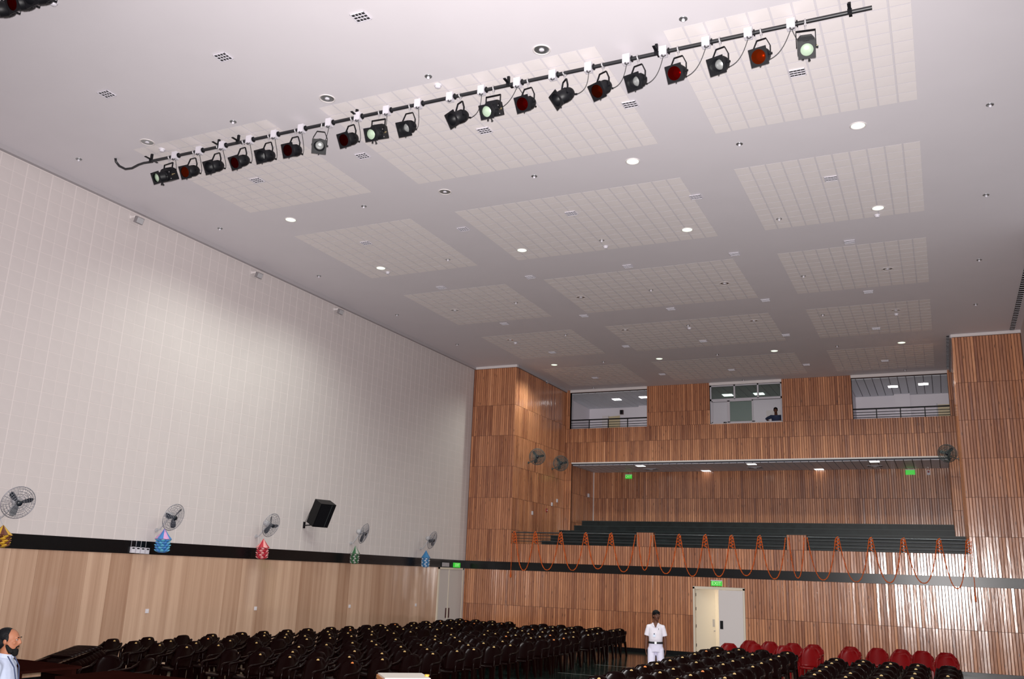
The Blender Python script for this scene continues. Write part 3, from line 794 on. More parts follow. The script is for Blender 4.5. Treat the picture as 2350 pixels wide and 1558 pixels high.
# par can ----------------------------------------------------------
def cable_path(p0, p1, sag, n=10):
    p0, p1 = Vector(p0), Vector(p1); r_ = []
    for i in range(n + 1):
        t = i / n; p = p0.lerp(p1, t); p.z -= sag * 4 * t * (1 - t); p.y += 0.05 * math.sin(PI * t); r_.append(p)
    return r_
PARS = {}
def par_parts():
    clamp = MB()
    clamp.tube([(0, 0.036 * math.cos(t), 0.036 * math.sin(t)) for t in [R(a) for a in range(-60, 241, 30)]], 0.012, 6)
    clamp.cyl((0, 0, -0.03), (0, 0, -0.135), 0.010, 8)
    clamp.cbox((0, 0, -0.045), (0.03, 0.03, 0.03))
    yoke = MB()
    pts = [(-0.125, 0, -0.40), (-0.125, 0, -0.265), (-0.068, 0, -0.135), (0.068, 0, -0.135), (0.125, 0, -0.265), (0.125, 0, -0.40)]
    for a, b in zip(pts, pts[1:]): yoke.bar(a, b, 0.022, 0.007, (0, 1, 0)) if False else yoke.bar(a, b, 0.026, 0.010, Vector((b[2] - a[2], 0, -(b[0] - a[0]))))
    yoke.cyl((-0.145, 0, -0.40), (-0.10, 0, -0.40), 0.016, 10); yoke.cyl((0.10, 0, -0.40), (0.150, 0, -0.40), 0.016, 10)
    can = MB()   # axis along -Y, pivot at origin
    can.lathe([(0.100, -0.16), (0.108, -0.16), (0.108, 0.05), (0.104, 0.09), (0.088, 0.135), (0.062, 0.165), (0.030, 0.175), (0.001, 0.175)], 28, 'Y')
    can.lathe([(0.100, -0.16), (0.098, -0.02), (0.001, -0.02)], 28, 'Y')
    for a in range(0, 360, 60): can.cbox((0.106 * math.cos(R(a)), 0.03, 0.106 * math.sin(R(a))), (0.018, 0.05, 0.018))
    can.lathe([(0.111, 0.045), (0.111, 0.06)], 28, 'Y')
    can.cyl((0.03, 0.16, -0.06), (0.03, 0.20, -0.075), 0.014, 8)
    fr = MB()
    S = 0.127
    for k in range(24):       # square plate with round hole
        pass
    n = 32; inn = [(0.102 * math.cos(2 * PI * j / n), 0.102 * math.sin(2 * PI * j / n)) for j in range(n)]
    def sq(t):
        c, s = math.cos(t), math.sin(t); k = S / max(abs(c), abs(s)); return (c * k, s * k)
    out = [sq(2 * PI * j / n) for j in range(n)]
    v = []
    for yv in (-0.176, -0.160):
        v += [(a, yv, b) for a, b in inn] + [(a, yv, b) for a, b in out]
    fs = []
    for j in range(n):
        j2 = (j + 1) % n
        fs += [(j, j2, n + j2, n + j), (2 * n + j, 3 * n + j, 3 * n + j2, 2 * n + j2), (n + j, n + j2, 3 * n + j2, 3 * n + j), (j, 2 * n + j, 2 * n + j2, j2)]
    fr.add(v, fs)
    fr.cyl((0, -0.168, -0.127), (0, -0.168, -0.145), 0.010, 8)
    gel = MB().disc((0, -0.166, 0), 0.1035, 28, 'Y', True)
    lens = MB().lathe([(0.0005, -0.055), (0.03, -0.053), (0.06, -0.043), (0.075, -0.03), (0.076, -0.015)], 24, 'Y')
    return dict(clamp=clamp.mesh('clamp', 'steel'), yoke=yoke.mesh('yoke', 'black'), can=can.mesh('can', 'black'), fr=fr.mesh('gel_frame', 'black'), gel=gel, lens=lens.mesh('lens', 'lens'))
PP = par_parts()
GM = {k: PP['gel'].mesh('gel', k) for k in ('gelred', 'gelamber', 'geldark')}
def par(loc, yaw, tilt, gel, label, box_dx, group=None, shiny=True):
    e = tag(empty('par_can_light', loc, (0, 0, R(yaw))), label, 'stage light', group)
    link('clamp', PP['clamp'], e); link('yoke', PP['yoke'], e)
    cn = link('can', PP['can'], e, (0, 0, -0.40), (R(tilt), 0, 0))
    link('gel_frame', PP['fr'], cn)
    link('lens', PP['lens'], cn)
    if gel: link('gel', GM[gel], cn)
    inv = Matrix.Rotation(R(-yaw), 3, 'Z')
    back = Matrix.Rotation(R(tilt), 3, 'X') @ Vector((0.03, 0.20, -0.075)) + Vector((0, 0, -0.40))
    tgt = inv @ Vector((box_dx, 0, -0.05))
    MB().tube(cable_path(back, tgt, 0.06), 0.0055, 6).build('cable', 'cable', e)
    return e
def profile(loc, yaw, tilt, label, box_dx):
    e = tag(empty('profile_spotlight', loc, (0, 0, R(yaw))), label, 'stage light')
    link('clamp', PP['clamp'], e)
    yk = MB()
    pts = [(-0.13, 0, -0.40), (-0.13, 0, -0.145), (0.13, 0, -0.145), (0.13, 0, -0.40)]
    for a, b in zip(pts, pts[1:]): yk.bar(a, b, 0.026, 0.011, Vector((b[2] - a[2], 0, -(b[0] - a[0]))))
    yk.bar((-0.135, 0, -0.1405), (0.135, 0, -0.1405), 0.026, 0.011)
    yk.build('yoke', 'black', e)
    h = MB()
    h.box((-0.118, -0.05, -0.105), (0.118, 0.17, 0.095))
    h.add([(-0.118, -0.05, 0.095), (0.118, -0.05, 0.095), (0.118, 0.17, 0.095), (-0.118, 0.17, 0.095), (-0.08, -0.03, 0.145), (0.08, -0.03, 0.145), (0.08, 0.13, 0.145), (-0.08, 0.13, 0.145)],
          [(4, 5, 6, 7), (0, 1, 5, 4), (1, 2, 6, 5), (2, 3, 7, 6), (3, 0, 4, 7)])
    for k in range(4): h.box((-0.075, -0.015 + k * 0.036, 0.145), (0.075, -0.003 + k * 0.036, 0.153))
    hs = h.build('lamp_housing', 'black', e, (0, 0, -0.40), (R(tilt), 0, 0))
    MB().lathe([(0.088, -0.25), (0.095, -0.25), (0.095, -0.05), (0.10, -0.05)], 24, 'Y').lathe([(0.10, -0.115), (0.104, -0.105), (0.10, -0.095)], 24, 'Y').build('lens_barrel', 'black', hs)
    f = MB(); S = 0.115
    n = 32; inn = [(0.086 * math.cos(2 * PI * j / n), 0.086 * math.sin(2 * PI * j / n)) for j in range(n)]
    out = []
    for j in range(n):
        t = 2 * PI * j / n; c_, s_ = math.cos(t), math.sin(t); k = S / max(abs(c_), abs(s_)); out.append((c_ * k, s_ * k))
    v = []
    for yv in (-0.268, -0.250): v += [(a, yv, b) for a, b in inn] + [(a, yv, b) for a, b in out]
    fs = []
    for j in range(n):
        j2 = (j + 1) % n
        fs += [(j, j2, n + j2, n + j), (2 * n + j, 3 * n + j, 3 * n + j2, 2 * n + j2), (n + j, n + j2, 3 * n + j2, 3 * n + j), (j, 2 * n + j, 2 * n + j2, j2)]
    f.add(v, fs); f.build('gel_frame', 'black', hs)
    MB().lathe([(0.0005, -0.245), (0.03, -0.243), (0.06, -0.236), (0.088, -0.222)], 24, 'Y').build('lens', 'lensg', hs)
    for (x, y, z) in ((0.03, -0.17, -0.15), (-0.05, -0.14, -0.13), (0.135, -0.1, 0.0)):
        d = Vector((x, 0, z)).normalized()
        MB().cyl((x * .5, y, z * .5), (x, y, z), 0.010, 8).cyl((x, y, z), (x + d.x * 0.02, y, z + d.z * 0.02), 0.016, 8).build('shutter_knob', 'black', hs)
    MB().cyl((0.118, 0.02, 0.0), (0.15, 0.02, 0.0), 0.014, 10).cbox((0.122, 0.06, 0.01), (0.008, 0.08, 0.014)).build('lock_knob', 'brass', hs)
    for zz_ in (-0.07, 0.06): MB().cyl((0.118, -0.02, zz_), (0.123, -0.02, zz_), 0.009, 8).build('screw', 'steel', hs)
    inv = Matrix.Rotation(R(-yaw), 3, 'Z')
    back = Matrix.Rotation(R(tilt), 3, 'X') @ Vector((0.0, 0.17, 0)) + Vector((0, 0, -0.40))
    MB().tube(cable_path(back, inv @ Vector((box_dx, 0, -0.05)), 0.05), 0.0055, 6).build('cable', 'cable', e)
    return e
ORD = ['first', 'second', 'third', 'fourth', 'fifth', 'sixth', 'seventh', 'eighth', 'ninth', 'tenth', 'eleventh', 'twelfth', 'thirteenth', 'fourteenth', 'fifteenth', 'sixteenth', 'seventeenth', 'eighteenth', 'nineteenth', 'last']
HK = [391.5, 447, 502, 560.5, 619, 680, 739, 808, 871, 941, 1057, 1133, 1212, 1296, 1383.5, 1464, 1556, 1652, 1746, 1847]
#      type, yaw, tilt, gel
LK = [('f', -8, 30), ('p', -2, 30, 'gelamber'), ('p', -6, 30, None), ('p', -8, 34, 'geldark'), ('p', -4, 26, None), ('p', -2, 24, 'geldark'), ('p', 36, 34, None), ('p', -8, 30, 'geldark'),
      ('f', 4, 30), ('p', 0, 36, None), ('p', -28, 34, None), ('f', 0, 32), ('p', -8, 30, 'gelred'), ('p', -45, 38, None), ('p', -22, 40, 'gelamber'), ('p', -14, 32, None), ('p', -10, 30, 'gelred'),
      ('p', -14, 34, None), ('p', -10, 32, 'gelamber'), ('f', 8, 40)]
GN = {'gelred': 'bright red', 'gelamber': 'amber', 'geldark': 'dark red'}
for i, (hx, k) in enumerate(zip(HK, LK)):
    X = XP(hx, ypx(hx))
    # its cable runs to the nearest socket box
    bx = min(bar_x, key=lambda q: abs(q - X - 0.12))
    if i == 19: place = 'last on the ceiling pipe, beside its bare straight end'
    elif i == 0: place = 'first on the ceiling pipe beside its curled end'
    else: place = '%s along ceiling pipe from its curled end' % ORD[i]
    if k[0] == 'p':
        gl = k[3]
        lb = 'black par can, %s, %s' % ((GN[gl] + ' gel') if gl else 'no gel', place)
        if i == 6: lb = 'black par can turned to show its lens, ' + place
        par((X, YP, ZP), k[1], k[2], gl, lb, bx - X)
    else:
        profile((X, YP, ZP), k[1], k[2], 'black profile spotlight, square housing, ' + place, bx - X)
# second pipe nearer the stage: its end lamps just reach into view
q = PX(45, 2, 2, 9.75)
bar2 = tag(empty('lighting_bar', (0, q.y, ZP)), 'second black lighting pipe, closer to the stage, carrying red-gelled lamps', 'lighting bar')
MB().cyl((2.5, 0, 0), (16.0, 0, 0), 0.03, 12).build('pipe', 'pipe', bar2)
for X in (3.0, 6.5, 10.0, 13.5): MB().box((X - 0.02, -0.02, 0.03), (X + 0.02, 0.02, ZC - ZP)).build('hanger', 'black', bar2)
for n, (x, y, yw, gl) in enumerate(((8, 22, -8, 'gelred'), (54, 4, -6, 'gelred'), (94, -12, -4, None), (142, -28, -4, None))):
    p = PX(x, y, 1, q.y)
    par((p.x, q.y, ZP), yw, 32, gl, ('black par can with red gel, the end lamp of the pipe nearest the stage', 'black par can with red gel, second lamp of the pipe nearest the stage',
        'black par can without gel, third lamp of the pipe nearest the stage', 'black par can without gel, fourth lamp of the pipe nearest the stage')[n], 0.14)
# ================================================================== WALL FANS
def fan_meshes(guard_m, motor_m, blade_m, wk=1.0):
    Rf = 0.31
    g = MB()   # axis +X, guard centre at origin
    def prof(r): return 0.075 * math.sqrt(max(0.0, 1 - (r / Rf) ** 2)) + 0.0
    for sgn, rr in ((1, (0.31, 0.27, 0.225, 0.18, 0.135, 0.09)), (-1, (0.27, 0.21, 0.15, 0.09))):
        for r in rr:
            x = sgn * prof(r)
            g.tube([(x, r * math.cos(2 * PI * j / 28), r * math.sin(2 * PI * j / 28)) for j in range(28)], (0.0032 if r < 0.3 else 0.007) * wk, 4, closed=True)
    for j in range(36):
        t = 2 * PI * j / 36; c, s = math.cos(t), math.sin(t)
        g.tube([(prof(r), r * c, r * s) for r in (0.06, 0.16, 0.24, 0.29, 0.31)], 0.0022 * wk, 3, caps=False)
        if j % 2 == 0: g.tube([(-prof(r), r * c, r * s) for r in (0.07, 0.17, 0.25, 0.31)], 0.0022 * wk, 3, caps=False)
    gm = g.mesh('guard', guard_m)
    hub = MB().lathe([(0.0005, 0.088), (0.045, 0.085), (0.052, 0.075), (0.052, 0.065)], 18, 'X').mesh('badge', blade_m)
    bl = MB()
    for k in range(3):
        a = 2 * PI * k / 3 + 0.5
        T = Matrix.Rotation(a, 4, 'X'); bl.T = T
        v = [(0.015, -0.022, 0.03), (-0.015, 0.022, 0.03), (0.028, -0.055, 0.14), (-0.03, 0.045, 0.14), (0.030, -0.062, 0.22), (-0.026, 0.042, 0.23), (0.02, -0.03, 0.265), (-0.012, 0.02, 0.265)]
        v2 = [(x + 0.004, y, z) for x, y, z in v]
        bl.add(v + v2, [(0, 1, 3, 2), (2, 3, 5, 4), (4, 5, 7, 6), (8, 10, 11, 9), (10, 12, 13, 11), (12, 14, 15, 13), (0, 2, 10, 8), (2, 4, 12, 10), (4, 6, 14, 12), (1, 9, 11, 3), (3, 11, 13, 5), (5, 13, 15, 7), (6, 7, 15, 14)])
    bl.T = Matrix.Identity(4)
    bl.cyl((-0.03, 0, 0), (0.035, 0, 0), 0.042, 16)
    bm_ = bl.mesh('blade', blade_m)
    mo = MB().lathe([(0.0005, -0.24), (0.055, -0.235), (0.075, -0.20), (0.08, -0.12), (0.07, -0.085), (0.03, -0.08)], 18, 'X').cyl((-0.08, 0, 0), (-0.03, 0, 0), 0.014, 8).mesh('motor', motor_m)
    return gm, hub, bm_, mo
FG = fan_meshes('guard', 'fangrey', 'fandark'); FD = fan_meshes('fandkg', 'fandkg', 'fandark', 2.0)
def wall_fan(base, centre, axis, label, dark=False, spin=0.0):
    """base: point on wall; centre: guard centre; axis: facing direction"""
    e = tag(empty('wall_fan', base), label, 'fan')
    base, centre, axis = Vector(base), Vector(centre), Vector(axis).normalized()
    q = axis.to_track_quat('X', 'Z').to_euler()
    F_ = FD if dark else FG
    loc = centre - base
    link('guard', F_[0], e, loc, q); link('badge', F_[1], e, loc, q)
    mo = link('motor', F_[3], e, loc, q)
    b_ = link('blade', F_[2], e, loc, (q.to_matrix() @ Matrix.Rotation(spin, 3, 'X')).to_euler())
    mpos = loc - axis * 0.17
    br = MB()
    n = Vector((1, 0, 0)) if abs(loc.x) > abs(loc.y) else Vector((0, -1, 0))
    if loc.x < 0 and abs(loc.x) > abs(loc.y): n = Vector((-1, 0, 0))
    a1 = Vector((0, 0, 0)) + n * 0.02
    br.cyl((0, 0, 0), a1, 0.05, 14)
    br.tube([a1, a1 + n * 0.08 + Vector((0, 0, 0.02)), mpos - Vector((0, 0, 0.10)), mpos], 0.016, 8)
    br.build('bracket', 'fangrey' if not dark else 'fandkg', e)
    return e
FX = 0.42
fan_px = [(42, 1153, -14, 0.3), (398, 1187, 2, 0.9), (622, 1205, 0, 2.0), (835, 1224, 14, 0.4), (992, 1239, 8, 1.3)]
FB = []
fl_ = ['beside the yellow paper lantern', 'above the blue and pink paper lantern', 'above the red paper lantern', 'above the green paper lantern', 'above the blue and white lantern']
for (x, y, yw, sp), lb in zip(fan_px, fl_):
    c_ = PX(x, y, 0, FX)
    ax = Vector((math.cos(R(yw)), math.sin(R(yw)), -0.30))
    FB.append(Vector((0.05, c_.y - 0.06, c_.z - 0.30)))
    wall_fan((0.008, c_.y - 0.06, c_.z - 0.30), c_, ax, 'grey wire-guard wall fan on the tiled wall, ' + lb, spin=sp)
for (x, y, lb) in ((1233, 1048, 'the one closer to the hall'), (1287, 1063, 'the one closer to the balcony edge')):
    c_ = PX(x, y, 0, XL + 0.40)
    wall_fan((XL, c_.y + 0.05, c_.z - 0.22), c_, (0.52, -0.85, -0.15), 'dark wall fan on the slatted recess wall, ' + lb, True, 0.2)
c_ = PX(2184, 1040, 1, 4.2)
c_.x = min(c_.x, XR - 0.36)
wall_fan((XR, c_.y + 0.05, c_.z - 0.20), c_, (-0.25, -0.92, -0.25), 'dark wall fan on the right return beside the balcony opening', True, 0.7)

# ================================================================== PAPER LANTERNS
def lantern(px_top, px_bot, mats, label, w, fb):
    a = PX(px_top[0], px_top[1], 0, 0.32); b = PX(px_bot[0], px_bot[1], 0, 0.32)
    H = a.z - b.z
    e = tag(empty('paper_lantern', (0.32, a.y, b.z)), label, 'paper lantern', 'paper lanterns hanging under the wall fans')
    MB().cyl((0, 0, H - 0.01), FB[fb] - Vector((0.32, a.y, b.z)), 0.003, 5).build('string', 'pale2', e)
    n = 8; zc = H * 0.58
    # pointed top of alternating paper gores
    for k in range(n):
        t0, t1 = 2 * PI * k / n, 2 * PI * (k + 1) / n; tm = (t0 + t1) / 2
        g = MB()
        P = lambda r, t, z: (r * math.cos(t), r * math.sin(t), z)
        rim = w * 0.60
        g.add([P(0.006, t0, H), P(0.006, t1, H), P(rim * .55, t0, zc + (H - zc) * .42), P(rim * .60, tm, zc + (H - zc) * .40), P(rim * .55, t1, zc + (H - zc) * .42), P(rim, t0, zc), P(rim * 1.12, tm, zc - 0.015), P(rim, t1, zc)],
              [(0, 2, 3, 1), (1, 3, 4), (2, 5, 6, 3), (3, 6, 7, 4)])
        inn = [(x * .96, y * .96, z - 0.004) for x, y, z in g.v]
        g.add(inn, [tuple(reversed(f)) for f in [(0, 2, 3, 1), (1, 3, 4), (2, 5, 6, 3), (3, 6, 7, 4)]])
        g.build('gore', mats[k % 2], e)
    # pleated honeycomb body: rows of puffed petals in two colours
    rows = 5
    for r_ in range(rows):
        z = zc - 0.02 - (r_ + .5) * (zc - 0.03) / rows; hh = (zc - 0.03) / rows
        rad = w * (0.37 + 0.05 * math.sin(PI * (r_ + .5) / rows))
        for half in (0, 1):
            b_ = MB()
            for k in range(n):
                if (k + r_) % 2 != half: continue
                t = 2 * PI * (k + .5 * (r_ % 2)) / n
                b_.T = Matrix.Translation((rad * math.cos(t), rad * math.sin(t), z)) @ Matrix.Rotation(t, 4, 'Z') @ Matrix.Rotation(R(-25), 4, 'Y')
                b_.ell((0, 0, 0), (w * 0.21, w * 0.17, hh * 0.42), 8, 5)
            b_.T = Matrix.Identity(4)
            b_.build('petal_ring', mats[2 if half else (3 if len(mats) > 3 else 0)], e)
    MB().lathe([(w * .30, zc - 0.02), (w * .34, zc * .5), (w * .30, 0.0)], 12).build('core', mats[0], e)
lantern((378, 1213), (378, 1268), ('blue1', 'pink1', 'teal1', 'blue1'), 'blue and pink pleated paper lantern hanging from a wall fan', 0.30, 1)
lantern((605, 1236), (607, 1283), ('red1', 'pink2', 'pink2', 'red1'), 'red pleated paper lantern hanging from a wall fan', 0.28, 2)
lantern((816, 1252), (819, 1294), ('green1', 'grey1', 'grey1', 'green1'), 'green and grey pleated paper lantern hanging from a wall fan', 0.24, 3)
lantern((978, 1263), (981, 1302), ('blue2', 'blue2', 'pale2', 'blue2'), 'blue and white chequered paper lantern hanging near the exit sign', 0.25, 4)
lantern((8, 1205), (8, 1256), ('yell1', 'brown1', 'brown1', 'yell1'), 'yellow and brown pleated paper lantern under the wall fan nearest the stage', 0.30, 0)

# ================================================================== LEFT WALL FITTINGS
# line array loudspeaker, tilted
c_ = PX(735, 1178, 0, 0.42)
sp = tag(empty('loudspeaker', (0.0, c_.y, c_.z - 0.45)), 'tilted black loudspeaker fixed to the pale tiled wall', 'loudspeaker')
bd = MB(); bd.box((-0.16, -0.27, -0.35), (0.16, 0.27, 0.35))
b_ = bd.build('cabinet', 'blackp', sp, (0.46, 0, 0.45), (R(0), R(26), R(-14)))
MB().box((0.16, -0.235, -0.325), (0.168, 0.235, 0.325)).build('grille', 'black', b_)
MB().box((0.165, 0.12, -0.33), (0.172, 0.13, 0.33)).build('grille_seam', 'fandkg', b_)
MB().bar((0.02, -0.16, 0.10), (0.38, -0.10, 0.13), 0.04, 0.03).bar((0.02, -0.16, 0.02), (0.02, -0.16, 0.20), 0.08, 0.02, (1, 0, 0)).bar((0.02, -0.16, 0.14), (0.28, -0.2, 0.62), 0.008, 0.008).build('bracket', 'black', sp)
M['fltgrey'] = mat('floodlight_grey', (0.22, 0.20, 0.21), 0.5)
# floodlights near the ceiling
for (x, y), lb in zip(((318, 500), (593, 627), (780, 711)), ('the one closest to the stage', 'the middle one of three', 'the one closest to the back wall')):
    p = PX(x, y, 0, 0.16)
    e = tag(empty('wall_floodlight', (0.008, p.y, p.z)), 'small grey box floodlight high on the tiled wall, ' + lb, 'floodlight')
    MB().cbox((0.19, 0, 0), (0.08, 0.20, 0.15)).build('housing', 'fltgrey', e, None, (0, R(20), 0))
    MB().cbox((0.235, 0, 0), (0.012, 0.17, 0.12)).build('glass', 'fangrey', e, None, (0, R(20), 0))
    MB().box((0, -0.12, -0.04), (0.012, -0.06, 0.04)).bar((0.01, -0.09, 0.0), (0.17, -0.09, 0.0), 0.02, 0.05).build('bracket', 'white', e)
# four little white meter boxes hung on cords in front of the black band
for i in range(4):
    p = PX(304 + i * 11.0, 1261.5 + i * 0.9, 0, 0.06)
    e = tag(empty('hanging_box', (0.036, p.y, p.z)), 'small white box with a dark slot, hung on a cord against the black band', 'box', 'four small boxes hung in a row')
    MB().box((0, -0.05, -0.065), (0.05, 0.05, 0.065)).build('case', 'boxwhite', e)
    MB().box((0.05, -0.035, 0.022), (0.053, 0.035, 0.05)).build('slot', 'dark', e)
    ch = MB()
    for k in range(7): ch.ell((0.02, -0.048, 0.085 + k * 0.028), (0.006, 0.006, 0.011), 6, 4)
    ch.build('cord', 'boxwhite', e)
# wall sockets on the veneer panels
for (x, y), lb in zip(((337, 1402), (586, 1396), (802, 1391), (954, 1388)), ('below the blue and pink lantern', 'below the red lantern', 'below the green lantern', 'beside the pale double door')):
    p = PX(x, y, 0, 0.02)
    e = tag(empty('wall_socket', (0.02, p.y, p.z)), 'small white wall socket on the veneer panelling ' + lb, 'wall socket')
    MB().box((0, -0.045, -0.045), (0.012, 0.045, 0.045)).build('plate', 'boxwhite', e)
    MB().box((0.012, -0.02, -0.015), (0.016, 0.02, 0.015)).build('switch', 'white', e)

# ================================================================== EXIT SIGNS
def text_mesh(txt, size, ext):
    cu = bpy.data.curves.new('letters', 'FONT'); cu.body = txt; cu.size = size; cu.extrude = ext; cu.align_x = 'CENTER'; cu.align_y = 'CENTER'
    o = bpy.data.objects.new('tmp', cu); COL.objects.link(o)
    dg = bpy.context.evaluated_depsgraph_get()
    me = bpy.data.meshes.new_from_object(o.evaluated_get(dg))
    bpy.data.objects.remove(o); bpy.data.curves.remove(cu)
    me.name = 'letters'; me.materials.clear(); me.materials.append(M['greenlet'])
    return me
TM = text_mesh('EXIT', 0.155, 0.002)
def exit_sign(loc, rz, label, text=True, w=0.32, h=0.16, top=True):
    e = tag(empty('exit_sign', loc, (0, 0, rz)), label, 'exit sign')
    MB().box((-w / 2, -0.05, -h / 2), (w / 2, 0.0, h / 2)).build('sign_body', 'green', e)
    if top: MB().box((-w / 2 - 0.01, -0.055, h / 2), (w / 2 + 0.01, 0.0, h / 2 + 0.03)).build('sign_cap', 'boxwhite', e)
    if text: link('letters', TM, e, (0, -0.053, 0), (R(90), 0, 0))
    return e
p = PX(1047, 1298, 0, 0.04)
exit_sign((0.036, p.y, ZB0 + 0.10), R(90), 'green exit sign over the pale double door in the left wall', True, 0.46, 0.17, False)
p = PX(1022, 1297, 0, 0.04)
e = tag(empty('louvred_box', (0.036, p.y, ZB0 + 0.10)), 'small grey louvred box beside the left exit sign', 'box')
for k in range(6): MB().box((0, -0.26 + k * 0.09, -0.07), (0.03, -0.21 + k * 0.09, 0.07)).build('louvre', 'trimgrey', e)
MB().box((0, -0.28, -0.085), (0.012, 0.30, 0.085)).build('back_plate', 'dark', e)
p = PX(1645, 1339, 1, -0.02)
exit_sign((p.x, -0.022, p.z), 0, 'green exit sign above the open double door in the back wall', True, 0.36, 0.16)
p = PX(1443, 1094, 1, YD - 0.03)
exit_sign((p.x, YD - 0.022, p.z), 0, 'green exit sign at the left end of the balcony rear wall', True, 0.30, 0.17)
p = PX(2089, 1084, 1, YD - 0.03)
exit_sign((p.x, YD - 0.022, p.z), 0, 'green exit sign at the right end of the balcony rear wall', False, 0.34, 0.18)
# alarm sounder next to it
p = PX(2131, 1084, 1, YD - 0.03)
e = tag(empty('fire_alarm', (p.x, YD - 0.022, p.z)), 'small white and red alarm unit on the balcony rear wall', 'alarm')
MB().box((-0.06, -0.05, -0.10), (0.06, 0, 0.08)).build('case', 'boxwhite', e)
MB().cyl((0, -0.05, 0.02), (0, -0.07, 0.02), 0.04, 14).build('strobe', 'redbox', e)
# little red call point and switches on the left return wall
for (x, y), mt_, nm, lb, ct in (((1254, 1171), 'redbox', 'call_point', 'small red alarm call point on the slatted recess wall', 'call point'),
                               ((1266, 1157), 'boxwhite', 'wall_switch', 'small white switch above the red call point', 'switch'),
                               ((1278, 1149), 'boxwhite', 'wall_switch', 'small white switch by the recess corner', 'switch'),
                               ((1221, 1177), 'boxwhite', 'wall_switch', 'small white switch near the pier edge of the recess', 'switch')):
    p = PX(x, y, 0, XL)
    e = tag(empty(nm, (XL, p.y, p.z)), lb, ct)
    MB().box((0, -0.05, -0.07), (0.03, 0.05, 0.07)).build('plate', mt_, e)
    MB().box((0.03, -0.02, -0.025), (0.038, 0.02, 0.025)).build('button', 'white', e)
p = PX(1350, 1137, 0, XBL)
e = tag(empty('wall_box', (XBL, min(p.y, YD - 0.2), p.z)), 'small pale box on the balcony side wall by the rear corner', 'box')
MB().box((0, -0.08, -0.08), (0.05, 0.08, 0.08)).build('case', 'boxwhite', e); MB().box((0.05, -0.05, -0.05), (0.055, 0.05, 0.05)).build('cover', 'white', e)
# cctv camera under the recess cornice
p = PX(1256, 878, 0, XL + 0.1)
e = tag(empty('security_camera', (XL, p.y, p.z)), 'tiny security camera at the top of the slatted recess wall', 'camera')
MB().cyl((0, 0, 0.06), (0.10, 0, 0.06), 0.012, 8).build('arm', 'boxwhite', e)
MB().cyl((0.10, 0.06, 0.02), (0.12, -0.10, -0.02), 0.035, 12).build('housing', 'boxwhite', e); MB().cyl((0.12, -0.10, -0.02), (0.121, -0.108, -0.022), 0.028, 12).build('lens', 'dark', e)

# ================================================================== BALCONY RAILINGS AND GARLANDS
POSTX = [2.03, 2.87, 3.87, 4.83, 5.78, 8.215, 9.11, 9.99, 10.90, 13.32, 14.31, 15.24, 16.24, 17.03]
SECT = ((XL, 6.70, 'left section of balcony railing between the slatted pier and the first parapet post'), (7.31, 11.76, 'middle section of balcony railing between the two parapet posts'), (12.38, XR, 'right section of balcony railing between parapet post and right pier'))
for a, b_, lb in SECT:
    e = tag(empty('balcony_railing', (a, 0.09, 3.47)), 'dark steel ' + lb, 'railing')
    MB().cyl((0, 0, 0.415), (b_ - a, 0, 0.415), 0.022, 10).build('top_rail', 'rail', e)
    for z in (0.10, 0.20, 0.31): MB().cyl((0, 0, z), (b_ - a, 0, z), 0.011, 8).build('rail', 'rail', e)
    for x in POSTX:
        if a < x < b_: MB().box((x - a - 0.016, -0.016, 0), (x - a + 0.016, 0.016, 0.41)).build('post', 'rail', e)
def bead_chain(path, r0, mb, step=0.028, seed=0):
    rnd = random.Random(seed)
    P = [Vector(p) for p in path]; acc = 0; out = []
    for a, b_ in zip(P, P[1:]):
        L_ = (b_ - a).length; t = acc
        while t < L_:
            out.append(a.lerp(b_, t / L_)); t += step
        acc = t - L_
    for p in out:
        r = r0 * rnd.uniform(0.75, 1.25)
        a = rnd.random() * PI
        vs = [(p.x + r * math.cos(a + k * PI / 2), p.y + r * math.sin(a + k * PI / 2), p.z) for k in range(4)] + [(p.x, p.y, p.z + r), (p.x, p.y, p.z - r)]
        mb.add(vs, [(0, 1, 4), (1, 2, 4), (2, 3, 4), (3, 0, 4), (1, 0, 5), (2, 1, 5), (3, 2, 5), (0, 3, 5)], True)
YF = -0.055
ANCH = [2.03, 2.87, 3.87, 4.83, 5.78, 6.72, 7.29, 8.215, 9.11, 9.99, 10.90, 11.78, 12.36, 13.32, 14.31, 15.24, 16.24, 17.03]
LOW = [2.53, 2.57, 2.59, 2.67, 2.60, 2.68, 2.59, 2.54, 2.56, 2.62, 2.55, 2.60, 2.57, 2.55, 2.56, 2.58, 2.46]
for i, (a, b_) in enumerate(zip(ANCH, ANCH[1:])):
    e = tag(empty('marigold_garland', ((a + b_) / 2, YF, 3.47)), 'orange marigold garland looping down from the balcony railing', 'garland', 'marigold swags along the balcony front')
    zt = 3.86; zl = LOW[i]; hwd = (b_ - a) / 2 - 0.05
    mb = MB(); path = []
    for k in range(41):
        u = -1 + 2 * k / 40; z = zl + (zt - zl) * abs(u) ** 2.3
        path.append((u * hwd, 0.006 * math.sin(k), z - 3.47))
    bead_chain(path, 0.023, mb, 0.026, i)
    mb.build('flower_string', 'orange', e)
    MB().tube(path, 0.004, 4).build('thread', 'orange', e)
for i, x in enumerate(ANCH):
    if x in (6.72, 7.29, 11.78, 12.36): continue
    e = tag(empty('marigold_wrap', (x, 0.09, 3.47)), 'bunch of orange marigolds wound round a balcony railing post', 'garland', 'marigold bunches on the railing posts')
    mb = MB()
    path = [(0.045 * math.cos(k * 0.8) * (1 if k < 26 else .8), -0.10 + 0.055 * math.sin(k * 0.8) - 0.03, 0.02 + k * 0.0135) for k in range(32)]
    bead_chain(path, 0.022, mb, 0.022, 50 + i)
    mb.build('flower_string', 'orange', e)
    MB().tube(path, 0.004, 4).build('thread', 'orange', e)
